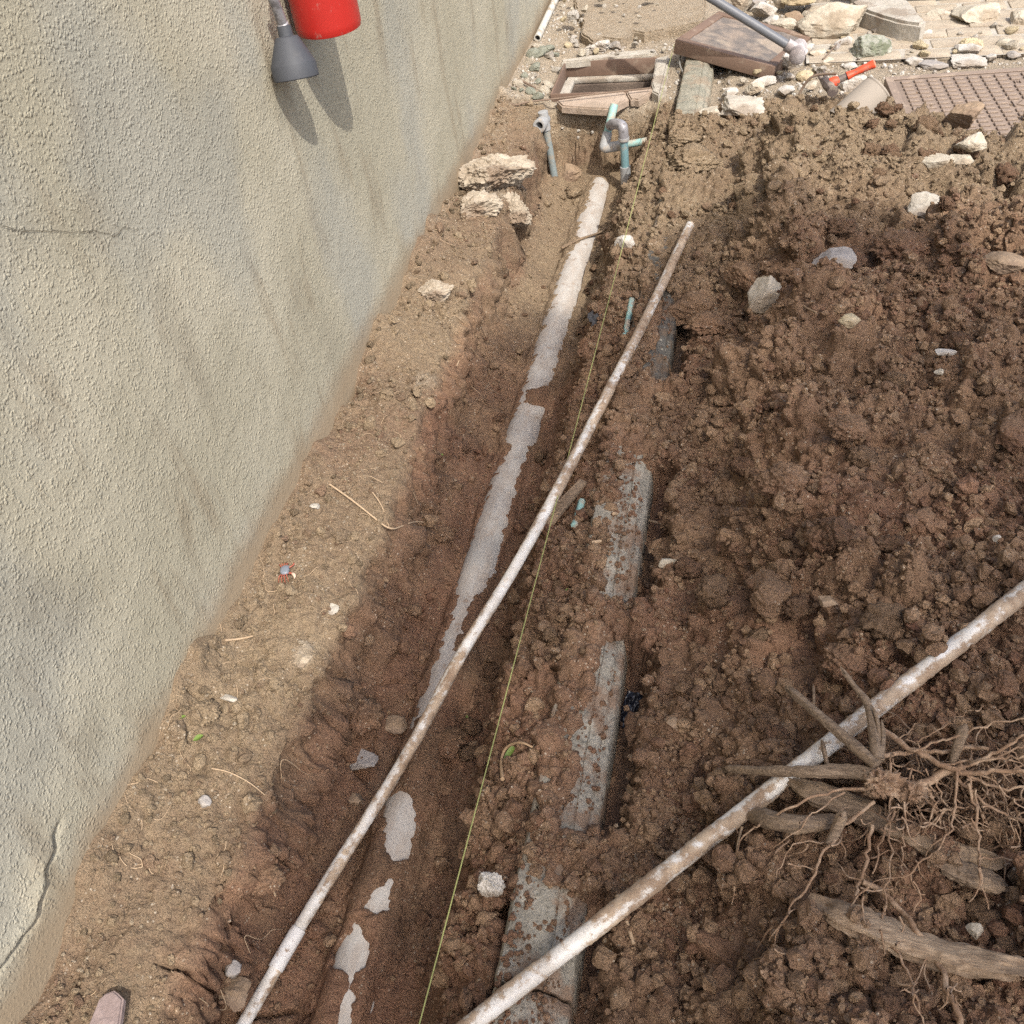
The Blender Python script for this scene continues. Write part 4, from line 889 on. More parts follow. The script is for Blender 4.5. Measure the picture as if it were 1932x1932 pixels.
R_(1832, 276, 54, 46, MCREAM, 'cream and brown stone against the near edge of cast cover', seed=40, sink=.15)
R_(1768, 309, 66, 44, MCREAM, 'long cream stone half sunk in soil before cast cover', seed=41, depth=.5, zrot=-.6)
R_(1812, 300, 40, 30, MCREAM, 'small cream stone next to half sunk long one', seed=42)
R_(1738, 390, 74, 62, MCONC, 'pale pitted concrete lump half sunk in the heap top', seed=43, sink=.25)
R_(1443, 558, 88, 86, MCREAM, 'large cream stone perched alone on dark heap soil', seed=44, sink=.12, cuts=9, zrot=.5)
R_(1562, 488, 92, 46, MGRST, 'flat grey purple shard with sharp point on the heap', seed=45, cuts=9, lo=.4, sink=.2)
R_(1893, 495, 68, 40, MBRST, 'rounded tan stone sticking from the heap below concrete lump', seed=46, cuts=6, lo=.7)
R_(1600, 628, 42, 32, MYEL, 'small tan stone just beyond the reddish clod ridge', seed=47, cuts=7, lo=.65)
R_(1783, 663, 38, 13, MWHITE, 'thin bluish white flake lying on the heap', seed=48, depth=.5)
R_(1773, 702, 20, 17, MCREAM, 'cream pebble close to the bluish white flake', seed=49)
R_(1262, 1062, 42, 34, MCREAM, 'leaf shaped cream stone beside the twig strewn kerb stone', seed=50, depth=.5, zrot=.7)
R_(1180, 457, 40, 48, MWHITE, 'white stone on the trench bank beneath the string', seed=51, sink=.15)
R_(1395, 204, 84, 44, MCONC, 'pale rubble stone where the heap meets the kerb end', seed=52)
R_(1130, 90, 50, 30, MWHITE, 'crumbled white grey mortar lump behind the manhole frame', seed=153, rough=.2)
R_(1165, 86, 34, 24, MGRST, 'grey mortar lump beside the crumbled white one', seed=154)
R_(1340, 213, 40, 28, MCREAM, 'cream rubble stone at the side of rough topped kerb', seed=53)
R_(745, 1366, 60, 34, MBRST, 'tan flat stone beside reddish clod in the trench', seed=54, depth=.6)
R_(690, 1432, 68, 58, MGRST, 'triangular grey stone lying on the muddy trench floor', seed=55, cuts=7, lo=.35, flat=.6)
R_(673, 1504, 30, 30, MBRST, 'small brown stone next to the slanting pipe in trench', seed=56)
R_(930, 1664, 52, 84, MWHITE, 'knobbly white mud stained stone against bare kerb stone', seed=57, cuts=5, lo=.75, rough=.18, depth=.8)
R_(440, 1822, 34, 42, MGRST, 'blue grey stone at the foot of the dry bank', seed=58)
R_(450, 1876, 64, 32, MBRST, 'flat brown stone near the lower end of slanting pipe', seed=59)
R_(593, 953, 22, 22, MCONC, 'small pale stone on dry ledge below the wall', seed=60, sink=.25)
R_(388, 1513, 27, 26, MGRST, 'grey white pebble alone on the dry ledge', seed=61, sink=.1)
R_(624, 1146, 36, 26, MCONC, 'square pale chip of mortar on dry ledge', seed=62, cuts=8, flat=.5)
R_(434, 1316, 38, 14, MCONC, 'long cream chip near green leaf on dry ledge', seed=63, depth=.4)
R_(1075, 326, 48, 38, MBRST, 'brown stone at the trench end between the two pipes', seed=64)
R_(1838, 1752, 28, 30, MCREAM, 'pale rounded stone beside splintered root wood', seed=65)
R_(1880, 1015, 16, 30, MWHITE, 'tiny white sliver upright on dark heap soil', seed=66)
R_(1270, 1368, 34, 30, MBRST, 'small brown pebble between black plastic and muddy pipe', seed=67)
R_(1560, 1130, 40, 24, MBRST, 'oblong brown pebble above thick muddy pipe', seed=68)
R_(575, 1240, 40, 50, MLIME0, 'pale crumbly mortar patch at the dry ledge edge', seed=70, flat=.5, sink=.35, rough=.14)
# the loose middle of the rubble pile
gp = np.random.default_rng(52)
ADD = [(1425, 12, 40, 'grey'), (1455, 48, 34, 'white'), (1530, 70, 30, 'cream'), (1520, 100, 34, 'white'), (1465, 80, 30, 'cream'), (1590, 84, 36, 'white'), (1600, 60, 30, 'cream'), (1575, 96, 24, 'grey'), (1640, 20, 44, 'white'), (1668, 84, 28, 'grey'), (1540, 104, 28, 'cream'), (1425, 172, 42, 'cream'), (1480, 176, 36, 'white'), (1530, 168, 26, 'cream'), (1380, 180, 30, 'white'), (1705, 28, 30, 'cream'), (1745, 70, 22, 'white'), (1895, 88, 34, 'cream'), (1870, 112, 24, 'white'), (1910, 108, 22, 'grey')]
for i, (a, b, w_, k) in enumerate(ADD):
    R_(a, b, w_, w_ * gp.uniform(.65, .9), {'grey': MGRST, 'white': MWHITE, 'cream': MCREAM}[k], 'medium %s rubble stone among bigger blocks beyond the heap' % k, seed=140 + i, zrot=gp.uniform(0, 3), lift=gp.uniform(0, .015), group='medium %s rubble stones' % k)
# clods
def clod(px, py, w, h, label, seed, tone=.2, dust=0, **k):
    tone = tone + .3
    return stone(px, py, w, h, MSOIL, label, 'clod', 'soil_clod', seed, soil=(tone, dust, 0), cuts=6, lo=.6, rough=.34, **k)
clod(1596, 802, 80, 58, 'rounded reddish clod with hollow beneath it on heap', 101, .3)
clod(1475, 893, 118, 100, 'biggest reddish clod standing out of the heap', 102, .3, sink=.3)
clod(685, 1346, 88, 78, 'large reddish clod on the trench floor near pipe crossing', 103, .25)
clod(846, 1392, 88, 52, 'flat brown clod beside pipe crossing in trench', 104, .25)
clod(976, 1442, 62, 58, 'round clod cradled by a curled dead leaf', 105, .35)
clod(1312, 296, 100, 66, 'big tan clod next to blue water pipe end', 106, .6, .1)
clod(1290, 262, 60, 36, 'tan clod above the big one near blue pipe', 107, .6, .1)
clod(835, 1006, 54, 36, 'brown clod at the end of bent thin root', 108, .35)
clod(785, 1146, 38, 34, 'small brown clod on trench bank below bent root', 109, .4)
clod(1082, 362, 40, 32, 'small tan clod at the head of sewer pipe', 110, .55)
clod(1700, 460, 110, 70, 'wide dark clod overhanging a hollow on heap', 111, .2, sink=.3)
clod(1330, 610, 80, 56, 'reddish clod by the dark stepped kerb stone', 112, .3)
clod(1560, 1000, 90, 70, 'broad dark clod above the thick muddy pipe', 113, .2, sink=.3)
clod(1880, 1290, 60, 76, 'smooth dark clod above the tangled roots', 114, .15)
clod(1600, 1240, 110, 70, 'lumpy dark clod lodged behind the thick muddy pipe', 115, .2, sink=.3)
MLIME = mat_rock('lime_crust', (.29, .235, .172), (.39, .335, .26), (.20, .145, .10), None, .95, .45)
stone(938, 315, 150, 112, MLIME, 'largest crusty pale chunk of ledge below the wall near standpipe', 'ledge chunk', 'ledge_chunk', 116, rough=.17, cuts=7, lo=.6, sink=.3, sub=6)
stone(970, 392, 88, 118, MLIME, 'crumbling pale chunk on the ledge lip over trench', 'ledge chunk', 'ledge_chunk', 117, rough=.2, cuts=7, lo=.6, sink=.3, sub=6, zrot=.5)
stone(900, 380, 96, 74, MLIME, 'low pale chunk between wall foot and crumbling lip', 'ledge chunk', 'ledge_chunk', 122, rough=.2, cuts=7, lo=.6, sink=.35, sub=5)
stone(820, 540, 90, 60, MLIME, 'broad tan ledge chunk next to wall foot past bent root', 'ledge chunk', 'ledge_chunk', 123, rough=.2, cuts=7, lo=.6, sink=.42, sub=5)
clod(385, 1335, 70, 60, 'cracked brown lump pressed against wall foot', 118, .65, .05, sink=.35)
clod(500, 1640, 100, 60, 'reddish slump of earth under the dry ledge', 119, .3, 0, sink=.35)
clod(1180, 700, 50, 40, 'brown clod under the slanting pipe near kerb', 120, .4)
gk = np.random.default_rng(61)
for i in range(22):
    a_, b_ = gk.uniform(1290, 1920), gk.uniform(400, 1880)
    if a_ < 1180 + .25 * (b_ - 400) * 0 or (a_ > 1380 and b_ > 1230): continue
    w_ = gk.uniform(60, 120); stone(a_, b_, w_, w_ * gk.uniform(.6, .85), MSOIL, 'big broken clod with flat cut faces bedded in the heap', 'clod', 'soil_clod', 170 + i, soil=(.62 + gk.normal(0, .06), 0, 0), cuts=9, lo=.45, rough=.17, sink=.33, zrot=gk.uniform(0, 3), group='big broken clods bedded in the heap')
# loose clods nobody can tell apart: shared shapes
CL = []
for i in range(9):
    V, Fc = rock_geo(500 + i, 4, 5, .36, .35, .62); CL.append(mesh_np('soil_clod', V, Fc, MSOIL, True, soil_attrs(len(V), .46 + .04 * i, 0.0)))
CLD = []
for i in range(6):
    V, Fc = rock_geo(540 + i, 4, 5, .34, .35, .62); CLD.append(mesh_np('soil_clod', V, Fc, MSOIL, True, soil_attrs(len(V), .85 + .04 * i, .05 + .03 * i)))
gl = np.random.default_rng(31)
def scatter(n, boxes, label, group, smin, smax, cond, ms):
    k = 0
    while k < n:
        bx = boxes[gl.integers(len(boxes))]; x, y = gl.uniform(bx[0], bx[1]), gl.uniform(bx[2], bx[3])
        z = float(surf(x, y)); u, v, _ = proj(x, y, z)
        if not (0 < u < 1932 and 0 < v < 1932) or not cond(x, y, z): continue
        s = smin * (smax / smin) ** (gl.random() ** 1.7); o = link('soil_clod', ms[gl.integers(len(ms))]); o.location = (x, y, z + s * .38)
        o.scale = (s, s * gl.uniform(.7, 1), s * gl.uniform(.55, .85)); o.rotation_euler = (gl.uniform(-.4, .4), gl.uniform(-.4, .4), gl.uniform(0, 6.28))
        tag(o, label, 'clod', group); k += 1
scatter(150, [(.9, 1.9, .3, 3.4)], 'loose crumbly lump of soil lying on the dark heap', 'loose lumps on the heap', .014, .050, lambda x, y, z: z > .02 and x > .95, CL)
scatter(34, [(.56, .86, .4, 3.5)], 'loose lump of soil on the bank between string and kerb', 'loose lumps along the kerb bank', .009, .024, lambda x, y, z: z > -.13, CL)
scatter(60, [(.22, .40, .5, 3.0), (.5, .58, .9, 3.4)], 'damp lump of soil fallen into the trench', 'loose lumps in the trench', .009, .026, lambda x, y, z: z < -.14 and abs(x - PIPE_X) > .075, CL)

scatter(70, [(.012, .05, .45, 3.6)], 'dry lump of earth pressed along the wall foot', 'dry lumps along the wall foot', .006, .018, lambda x, y, z: True, CLD)
scatter(40, [(.05, .25, .4, 3.6)], 'dry crumbly lump of earth on the ledge by the wall', 'dry lumps on the ledge', .006, .013, lambda x, y, z: z > -.09, CLD)

# paving stones beyond the kerb
PAV = link('paving', mesh_np('paving', np.array([(1.25, 4.28, .0085), (3.2, 4.28, .0085), (3.2, 5.04, .0085), (1.25, 5.04, .0085)]), np.array([[0, 1, 2, 3]]), MCONC), kind='structure')
MPAVE = mat_rock('dusty_paver', (0.33, 0.275, 0.205), (0.40, 0.34, 0.26), (0.26, 0.205, 0.15), None, .95, .3)
bm = bmesh.new(); box_bm(bm, (-.088, -.048, -.02), (.088, .048, .0), .006, 2); PVM = from_bm('paver', bm, MPAVE, True, 40)
for r in range(7):
    for c in range(9):
        o = link('paver', PVM, PAV); o.location = (1.36 + c * .186 + (r % 2) * .09 + gl.normal(0, .006), 4.335 + r * .106 + gl.normal(0, .004), .0125 + gl.normal(0, .0022)); o.rotation_euler = (gl.normal(0, .018), gl.normal(0, .014), gl.normal(0, .03))
# far kerb and leaning chunk
a0 = P(1690, 17, 2, 0); bm = bmesh.new(); box_bm(bm, (0, 0, -.05), (3.2, .16, .16), .012, 2)
o = link('far_kerb', from_bm('far_kerb', bm, mat_rock('dark_weathered_concrete', (.15, .14, .12), (.20, .185, .155), (.11, .10, .085), None, .9, .3), True, 35)); o.location = (1.45, a0[1] + .06, 0); o.rotation_euler = (0, 0, -.02)
tag(o, 'dark weathered concrete kerb running beyond the paving', 'kerb')
slab([(1604, 4), (1660, -20), (1715, 0), (1748, 36), (1738, 46), (1690, 38), (1640, 22)], .085, .11, MCONC, 'leaning broken concrete chunk with dark hollow front beyond rubble', bev=.012)
slab([(186, 1885), (214, 1868), (232, 1884), (224, 1940), (170, 1990), (150, 1970)], .012, .012, mat_rock('pinkish_tile', (.22, .165, .15), (.26, .20, .185), (.2, .145, .12), None, .8, .3), 'pinkish grey tile shard in cracked soil at wall foot', 'tile shard', 'tile_shard', bev=.003)

# ------------------------------------------------------------------ roots and wood
MROOT = mat_plain('dry_root_bark', (0.25, 0.158, 0.098), .95, .45, 150, .8, .15, dirt=(.40, .285, .19), dscale=45, dlo=.42, dhi=.66)
def mat_wood(name, a, b, c):
    s = Mat(name, .88, .2); n = s.noise(40, 5, .7, s.mapped((1, 6, 6), (0, 0, .5))); n2 = s.noise(9, 4)
    col = s.mix(s.ramp(n, .3, .7), a, b); col = s.mix(s.ramp(n2, .5, .65, 0, .7), col, c); return s.done(col, None, s.bump(n, .6, .008))
MSTICK = mat_wood('grey_brown_bark', (0.13, 0.092, 0.062), (0.28, 0.205, 0.138), (0.36, 0.255, 0.16))
MPALE = mat_wood('pale_split_wood', (0.22, 0.15, 0.096), (0.44, 0.325, 0.215), (0.17, 0.115, 0.072))
def z7(zx, zy): return 1291.5 + .432 * zx, 1097.8 + .432 * zy
hub = hit(*z7(860, 880)); hub_c = hub + (CAM - hub) * .045
def lifted(zx, zy, k, px=None):
    a, b = z7(zx, zy); g = hit(a, b); return g + (CAM - g) * k
STUMP = thing('root_stump', 'uprooted stump with snapped branches and a tangle of fine brown roots', 'root stump', tuple(hub))
def root(path, r0, r1, mat, name, k0=.045, k1=.006, n=7, parent=STUMP, wig=.0, step=.008, ref=hub, ell=None, knob=.12):
    m = len(path); pts = [lifted(a, b, k0 + (k1 - k0) * i / (m - 1)) for i, (a, b) in enumerate(path)]
    p, t = smooth_path(pts, step, 3)
    if wig:
        for ax in range(3): p[:, ax] += wig * fbm(t * 14 + ax * 9, t * 0 + path[0][0], t * 0, 1, 3, 601 + ax) * np.minimum(1, t * 6)
    rr = (.78 if n >= 10 else .58) * (r0 + (r1 - r0) * t) * (1 + .12 * fbm(p[:, 0], p[:, 1], p[:, 2], 200, 2, 612)) * (1 + knob * fbm(p[:, 0], p[:, 1], p[:, 2], 60, 3, 611))
    if n >= 10:      # bark ridges and a torn end
        n = 16; an = np.arange(n); sd0 = int(path[0][0]); gq = np.random.default_rng(sd0)
        A2 = an[None, :] / n * 2 * np.pi; T2 = t[:, None] * np.ones((1, n)); Lp = len(p) * step
        rr = rr[:, None] * (1 + .22 * fbm(np.cos(A2) * 2.6 + T2 * 0, np.sin(A2) * 2.6 + T2 * 0, T2 * Lp * 9, 1, 3, 620 + sd0 % 50) + .12 * fbm(np.cos(A2) * 7 + T2 * 0, np.sin(A2) * 7 + T2 * 0, T2 * Lp * 25, 1, 2, 621))
        cut = gq.uniform(.0, .09, n)[None, :]; rr = rr * np.clip((T2 - cut) / .02 + .5, .15, 1)
    V, Fs = tube_geo(p - (ref if parent is not None else 0), rr, n, True, ell)
    return link(name, mesh_np(name, V, Fs, mat, True, None, 40 if n >= 10 else 60), parent)
BR = [([(440, 455), (560, 560), (700, 680), (840, 800)], .0085, .0125, .050, .050), ([(150, 815), (330, 825), (560, 832), (700, 822), (830, 845)], .0075, .014, .022, .045),
      ([(680, 370), (740, 455), (800, 520), (820, 620), (845, 780)], .004, .013, .062, .05), ([(600, 690), (612, 750), (628, 820)], .005, .004, .034, .035), ([(820, 540), (850, 620), (845, 740)], .003, .007, .06, .05),
      ([(860, 600), (872, 680), (850, 780)], .003, .008, .055, .05), ([(1230, 620), (1190, 720), (1165, 820)], .010, .007, .055, .035), ([(700, 1000), (670, 1070), (630, 1150)], .012, .009, .04, .018), ([(562, 445), (566, 520), (560, 560)], .003, .003, .035, .03)]
for path, r0, r1, k0, k1 in BR: root(path, r0, r1, MSTICK, 'branch_stub', k0 + .012, k1 + .008, 10, knob=.18)
V, Fc = rock_geo(701, 5, 3, .6, .5, .75); V = V * (.045, .028, .030) + (hub_c - hub); link('stump_core', mesh_np('stump_core', V, Fc, MROOT, True), STUMP)
V, Fc = rock_geo(702, 5, 3, .6, .5, .75); V = V * (.032, .02, .024) + (lifted(1000, 920, .04) - hub); link('stump_core', mesh_np('stump_core', V, Fc, MROOT, True), STUMP)
RT = [([(870, 650), (1000, 740), (1180, 830), (1330, 835), (1520, 830)], .0085, .005, .055, .05), ([(930, 950), (1000, 900), (1100, 850), (1210, 810)], .014, .009, .04, .05), ([(870, 760), (1100, 740), (1340, 730)], .0065, .005, .05, .04),
      ([(1000, 740), (1240, 650), (1510, 590)], .0032, .0022, .06, .07), ([(1200, 820), (1340, 750), (1510, 670)], .005, .0035, .05, .06), ([(1120, 800), (1300, 780), (1520, 700)], .0035, .002, .05, .05),
      ([(800, 905), (700, 900), (560, 940), (470, 1000), (330, 1050), (240, 1130), (230, 1230), (205, 1400)], .0042, .0016, .05, .004), ([(830, 960), (720, 1040), (640, 1130), (540, 1310), (430, 1480), (380, 1590), (320, 1700)], .0048, .0016, .05, .004),
      ([(900, 790), (910, 900), (890, 1000), (905, 1200), (880, 1400), (880, 1560)], .0035, .0018, .06, .012), ([(820, 1060), (805, 1150), (785, 1260), (740, 1380)], .0052, .004, .04, .012), ([(960, 960), (955, 1100), (948, 1250)], .003, .0015, .05, .015),
      ([(920, 1000), (850, 1120), (830, 1280)], .0035, .002, .045, .012), ([(1190, 830), (1195, 1030), (1100, 1180), (980, 1280), (800, 1330)], .0035, .0018, .055, .006), ([(1240, 880), (1280, 1040), (1290, 1250), (1330, 1440)], .0042, .002, .055, .01),
      ([(1070, 920), (1110, 1040), (1150, 1100)], .004, .003, .05, .02), ([(640, 1130), (500, 1140), (430, 1190), (410, 1280)], .0022, .0012, .02, .006), ([(700, 920), (560, 1000), (500, 1080), (410, 1160), (360, 1150)], .0026, .0012, .045, .008),
      ([(780, 1310), (860, 1350), (950, 1430), (1040, 1560), (1120, 1680), (1160, 1800), (1210, 1960)], .0075, .0065, .018, .018), ([(890, 1540), (970, 1680), (1020, 1850), (1045, 1960)], .0035, .002, .02, .012), ([(1060, 1640), (1000, 1760), (940, 1800)], .0018, .001, .02, .005),
      ([(1180, 850), (1300, 960), (1400, 1030), (1500, 1040)], .0045, .003, .05, .03), ([(1210, 830), (1360, 900), (1500, 900)], .004, .003, .05, .04), ([(1230, 840), (1250, 960), (1290, 1010)], .003, .002, .05, .035),
      ([(1000, 920), (1130, 1010), (1270, 980)], .003, .002, .045, .045), ([(1100, 860), (1140, 980), (1200, 1060)], .003, .002, .05, .03), ([(1020, 700), (1120, 640), (1260, 560)], .002, .001, .055, .06), ([(930, 690), (1010, 640), (1000, 620)], .002, .001, .055, .055),
      ([(1290, 1210), (1400, 1200), (1510, 1240)], .0032, .002, .02, .02), ([(1250, 800), (1400, 770), (1510, 760)], .0035, .0025, .055, .06), ([(1170, 810), (1320, 850), (1420, 960), (1430, 1150)], .003, .0015, .055, .02)]
for path, r0, r1, k0, k1 in RT: root(path, r0, r1, MROOT, 'root', k0, k1, 7, wig=.006, knob=.2)
# hair roots: far too fine to pick apart
Vs, Fs_, off = [], [], 0
gr = np.random.default_rng(77)
for i in range(420):
    s0 = RT[gr.integers(len(RT))][0]; j = gr.integers(len(s0)); ax, ay = s0[j][0] + gr.normal(0, 25), s0[j][1] + gr.normal(0, 25)
    if i < 250: ax, ay = gr.uniform(850, 1480), gr.uniform(700, 1080)
    an = gr.uniform(0, 6.28); ln = gr.uniform(40, 190); k = gr.uniform(.015, .055); pts = []
    for m in range(6):
        pts.append(lifted(ax, ay, max(.004, k - .004 * m))); an += gr.normal(0, .5); ax += math.cos(an) * ln / 6; ay += math.sin(an) * ln / 6 + 3
    p, t = smooth_path(pts, .006, 2); V, Fq = tube_geo(p - hub, .0014 * (1 - .6 * t) + .0003, 4, False); Vs.append(V); Fs_.append(Fq[0] + off); off += len(V)
link('hair_roots', mesh_np('hair_roots', np.vstack(Vs), np.vstack(Fs_), MROOT), STUMP, kind='stuff')
def wood(path, r, mat, label, k, ell, seed, name='wood_piece', taper=(.35, .6)):
    pts = [lifted(a, b, k) for a, b in path]; p, t = smooth_path(pts, .0045, 3); n = 22; a = np.linspace(0, 2 * np.pi, n, endpoint=False)
    rr = r * (taper[0] + (1 - taper[0]) * sstep(0, .22, t)) * (taper[1] + (1 - taper[1]) * sstep(1, .6, t)); rr = rr[:, None] * (1 + .35 * fbm(np.tile(t[:, None] * 5, (1, n)), np.tile(np.cos(a) * 1.6, (len(t), 1)), np.tile(np.sin(a) * 1.6, (len(t), 1)), 1, 4, seed) + .10 * fbm(np.tile(t[:, None] * 4, (1, n)), np.tile(np.cos(a) * 6, (len(t), 1)), np.tile(np.sin(a) * 6, (len(t), 1)), 1, 2, seed + 1))
    gw = np.random.default_rng(seed); spl = gw.uniform(0, 1, n)[None, :] * .22; rr = rr * np.clip((np.minimum(t, 1 - t)[:, None] - spl * .6) / .06 + .55, .25, 1)
    rr = rr * (1 + .22 * fbm(np.tile(t[:, None] * 22, (1, n)), np.tile(np.cos(a) * 5, (len(t), 1)), np.tile(np.sin(a) * 5, (len(t), 1)), 1, 3, seed + 2))
    c = p.mean(0); V, Fs = tube_geo(p - c, rr, n, True, ell); o = link(name, mesh_np(name, V, Fs, mat, True, None, 32)); o.location = c; return tag(o, label, 'wood')
wood([(545, 1370), (640, 1430), (800, 1500), (1000, 1590), (1150, 1640), (1260, 1660), (1400, 1680), (1530, 1690)], .027, MPALE, 'long splintered slab of pale wood under the thick root', .012, .55, 651)
wood([(270, 1000), (400, 1050), (520, 1065), (640, 1040), (720, 1030)], .019, MSTICK, 'broken grey brown branch piece beneath left roots of stump', .014, .7, 652)
wood([(430, 855), (560, 920), (700, 970), (850, 1040), (1000, 1110), (1120, 1170), (1400, 1230)], .022, MSTICK, 'weathered grey log lying crosswise under the root stump', .012, .7, 653)
wood([(1090, 1195), (1200, 1260), (1300, 1300), (1410, 1330)], .022, MSTICK, 'dark split wood piece below the weathered grey log', .010, .6, 654)
# ------------------------------------------------------------------ twigs
MTWIG = mat_plain('pale_dry_twig', (0.38, 0.275, 0.175), .85, .25, 60, .2)
def twig(pxs, r, label, k=.004, cat='twig', mat=MTWIG, name='twig', r1=None, grp=None):
    pts = []
    for q_ in pxs:
        g = hit(q_[0], q_[1]); z = surf(g[0], g[1]); g = g + (CAM - g) * (max(0, z - g[2]) * .8 + (q_[2] if len(q_) > 2 else k)); pts.append(g)
    p, t = smooth_path(pts, .005, 3); c = p.mean(0); V, Fs = tube_geo(p - c, r + ((r1 or r * .6) - r) * t, 7); o = link(name, mesh_np(name, V, Fs, mat, True, None, 60)); o.location = c; return tag(o, label, cat, grp)
twig([(622, 914), (660, 940), (700, 972), (736, 1001, .012), (760, 992, .010), (784, 983), (815, 988)], .0028, 'long bent thin root sticking out of dry ledge edge')
twig([(700, 925), (722, 955), (735, 998)], .0018, 'short thin root meeting the long bent one')
twig([(1116, 1024, .004), (1150, 1018), (1185, 1005), (1222, 980, .008)], .0045, 'curved lower prong of forked dry twig on kerb')
twig([(1158, 969), (1200, 977), (1250, 988)], .0042, 'straight dry twig crossing the forked one on kerb')
twig([(1060, 468), (1090, 452), (1130, 440), (1148, 428)], .006, 'dark stick lying across the bare sewer pipe', mat=MSTICK)
twig([(1145, 415), (1158, 420), (1170, 428)], .003, 'tiny pale twig between sewer pipe and white stone')
twig([(1165, 1690), (1180, 1730), (1195, 1780)], .005, 'muddy twig hanging below the thick pipe on heap')
twig([(425, 1208), (450, 1206), (478, 1200)], .003, 'short flat twig at wall foot above cracked lump')
twig([(400, 1450), (430, 1455), (470, 1475), (500, 1500)], .0016, 'fine pale root lying on dry ledge near grey pebble')
twig([(520, 1690, .01), (500, 1640), (490, 1610)], .002, 'fine root hanging over the dry ledge lip')
twig([(880, 650), (870, 670), (862, 690)], .003, 'small pale twig standing on upper dry ledge')
twig([(1540, 590), (1510, 575), (1500, 560)], .0025, 'thin twig near the large perched cream stone', mat=MSTICK)
twig([(1400, 1560), (1390, 1600), (1385, 1680)], .0022, 'long thin root trailing down the heap from stump')
# boards and scraps
b0, b1 = hit(1027, 1012), hit(1104, 924); pd_ = _n(np.cross(b1 - b0, (0, 0, 1))) * .013
prism('wooden_lath', [b0 + pd_ + (0, 0, .03), b0 - pd_ + (0, 0, .03), (b0 + b1) / 2 - pd_ * 1.2 + (0, 0, .034), b1 - pd_ + (0, 0, .03), b1 + pd_ * .5 + (0, 0, .03), (b0 + b1) / 2 + pd_ * .9 + (0, 0, .034)], .009, MSTICK)
tag(bpy.data.objects['wooden_lath'], 'flat grey brown lath wedged in bank under the string', 'lath')
MLEAF = mat_plain('fresh_leaf', (0.13, 0.19, 0.04), .6, .2, 80); MDLEAF = mat_plain('dead_leaf', (0.30, 0.20, 0.115), .85, .2, 60)
def leaf(px, py, L, W, ang, mat, label, curl=.5):
    g = hit(px, py); z = surf(g[0], g[1]); us, vs2 = np.meshgrid(np.linspace(0, 1, 9), np.linspace(-1, 1, 5)); ww = W * np.sin(np.pi * np.clip(us, .02, .98)) ** .8
    V = np.stack([(us.ravel() - .5) * L, (vs2 * ww).ravel() / 2, (curl * L * .35 * us ** 2 + np.abs(vs2) * ww * .25).ravel() + .004], 1); V = rotz(V, ang); n = len(V)
    V2 = np.vstack([V, V - (0, 0, .0006)]); Fq = grid_faces(5, 9); o = link('leaf', mesh_np('leaf', V2, [Fq, Fq[:, ::-1] + n], mat)); o.location = (g[0], g[1], z + .002); return tag(o, label, 'leaf')
leaf(833, 868, .022, .013, 1.2, MLEAF, 'tiny green leaf on the trench bank above dark soil')
leaf(1068, 1118, .026, .013, 1.4, MLEAF, 'green leaf scrap on bank between string and kerb')
leaf(882, 1362, .022, .009, 1.7, MLEAF, 'small green leaf just beyond flat brown clod')
leaf(964, 1428, .040, .012, 1.1, MLEAF, 'narrow bright green leaf on the round clod')
leaf(380, 1402, .022, .013, .6, MLEAF, 'yellow green leaf at wall foot by cracked lump')
leaf(347, 1358, .016, .008, .3, MLEAF, 'little yellow leaf bit above cracked lump')
leaf(1190, 1500, .03, .014, 2.0, MDLEAF, 'dead brown leaf beside grooved kerb stone')
cpts = [(948, 1470), (945, 1440), (950, 1415), (965, 1403), (985, 1400), (1005, 1410)]
twig(cpts, .004, 'curled dead leaf blade round the round clod', .014, 'leaf', MDLEAF, 'dead_leaf_blade', .002)
# black plastic scrap
g = hit(1186, 1345); u, v_ = np.meshgrid(np.linspace(-1, 1, 22), np.linspace(-1, 1, 30)); V = np.stack([.016 * u.ravel(), .04 * v_.ravel(), .012 * fbm(u, v_, 0 * u, 2.2, 3, 661).ravel() + .012], 1); n = len(V); Fq = grid_faces(30, 22)
o = link('plastic_scrap', mesh_np('plastic_scrap', np.vstack([V, V - (0, 0, .0008)]), [Fq, Fq[:, ::-1] + n], mat_plain('black_plastic', (.012, .013, .018), .22, .2, 30, .05, .5))); o.location = (g[0], g[1], surf(g[0], g[1])); o.rotation_euler = (.2, .3, -.12); tag(o, 'crumpled scrap of shiny black plastic beside grooved kerb stone', 'plastic scrap')
# dark rag at the trench side
g = hit(1124, 604); V = np.stack([.022 * u.ravel(), .03 * v_.ravel(), .018 * fbm(u, v_, 0 * u, 2.0, 3, 662).ravel() + .012], 1)
o = link('cloth_scrap', mesh_np('cloth_scrap', np.vstack([V, V - (0, 0, .0015)]), [Fq, Fq[:, ::-1] + n], mat_plain('dark_grey_cloth', (.06, .06, .062), .9))); o.location = (g[0], g[1], surf(g[0], g[1])); o.rotation_euler = (.3, .4, .6); tag(o, 'dark grey crumpled scrap beside the sewer pipe', 'scrap')
# bits of an old teal pipe showing in the bank
for pxs, lb in (([(1192, 565), (1186, 600), (1178, 640)], 'flaked teal pipe showing in bank beside slanting pipe'), ([(1098, 945), (1090, 975), (1084, 992)], 'teal pipe fragment beside the lath in bank')):
    twig(pxs, .009, lb, -.001, 'pipe', MTEAL2, 'teal_pipe_fragment', .009)
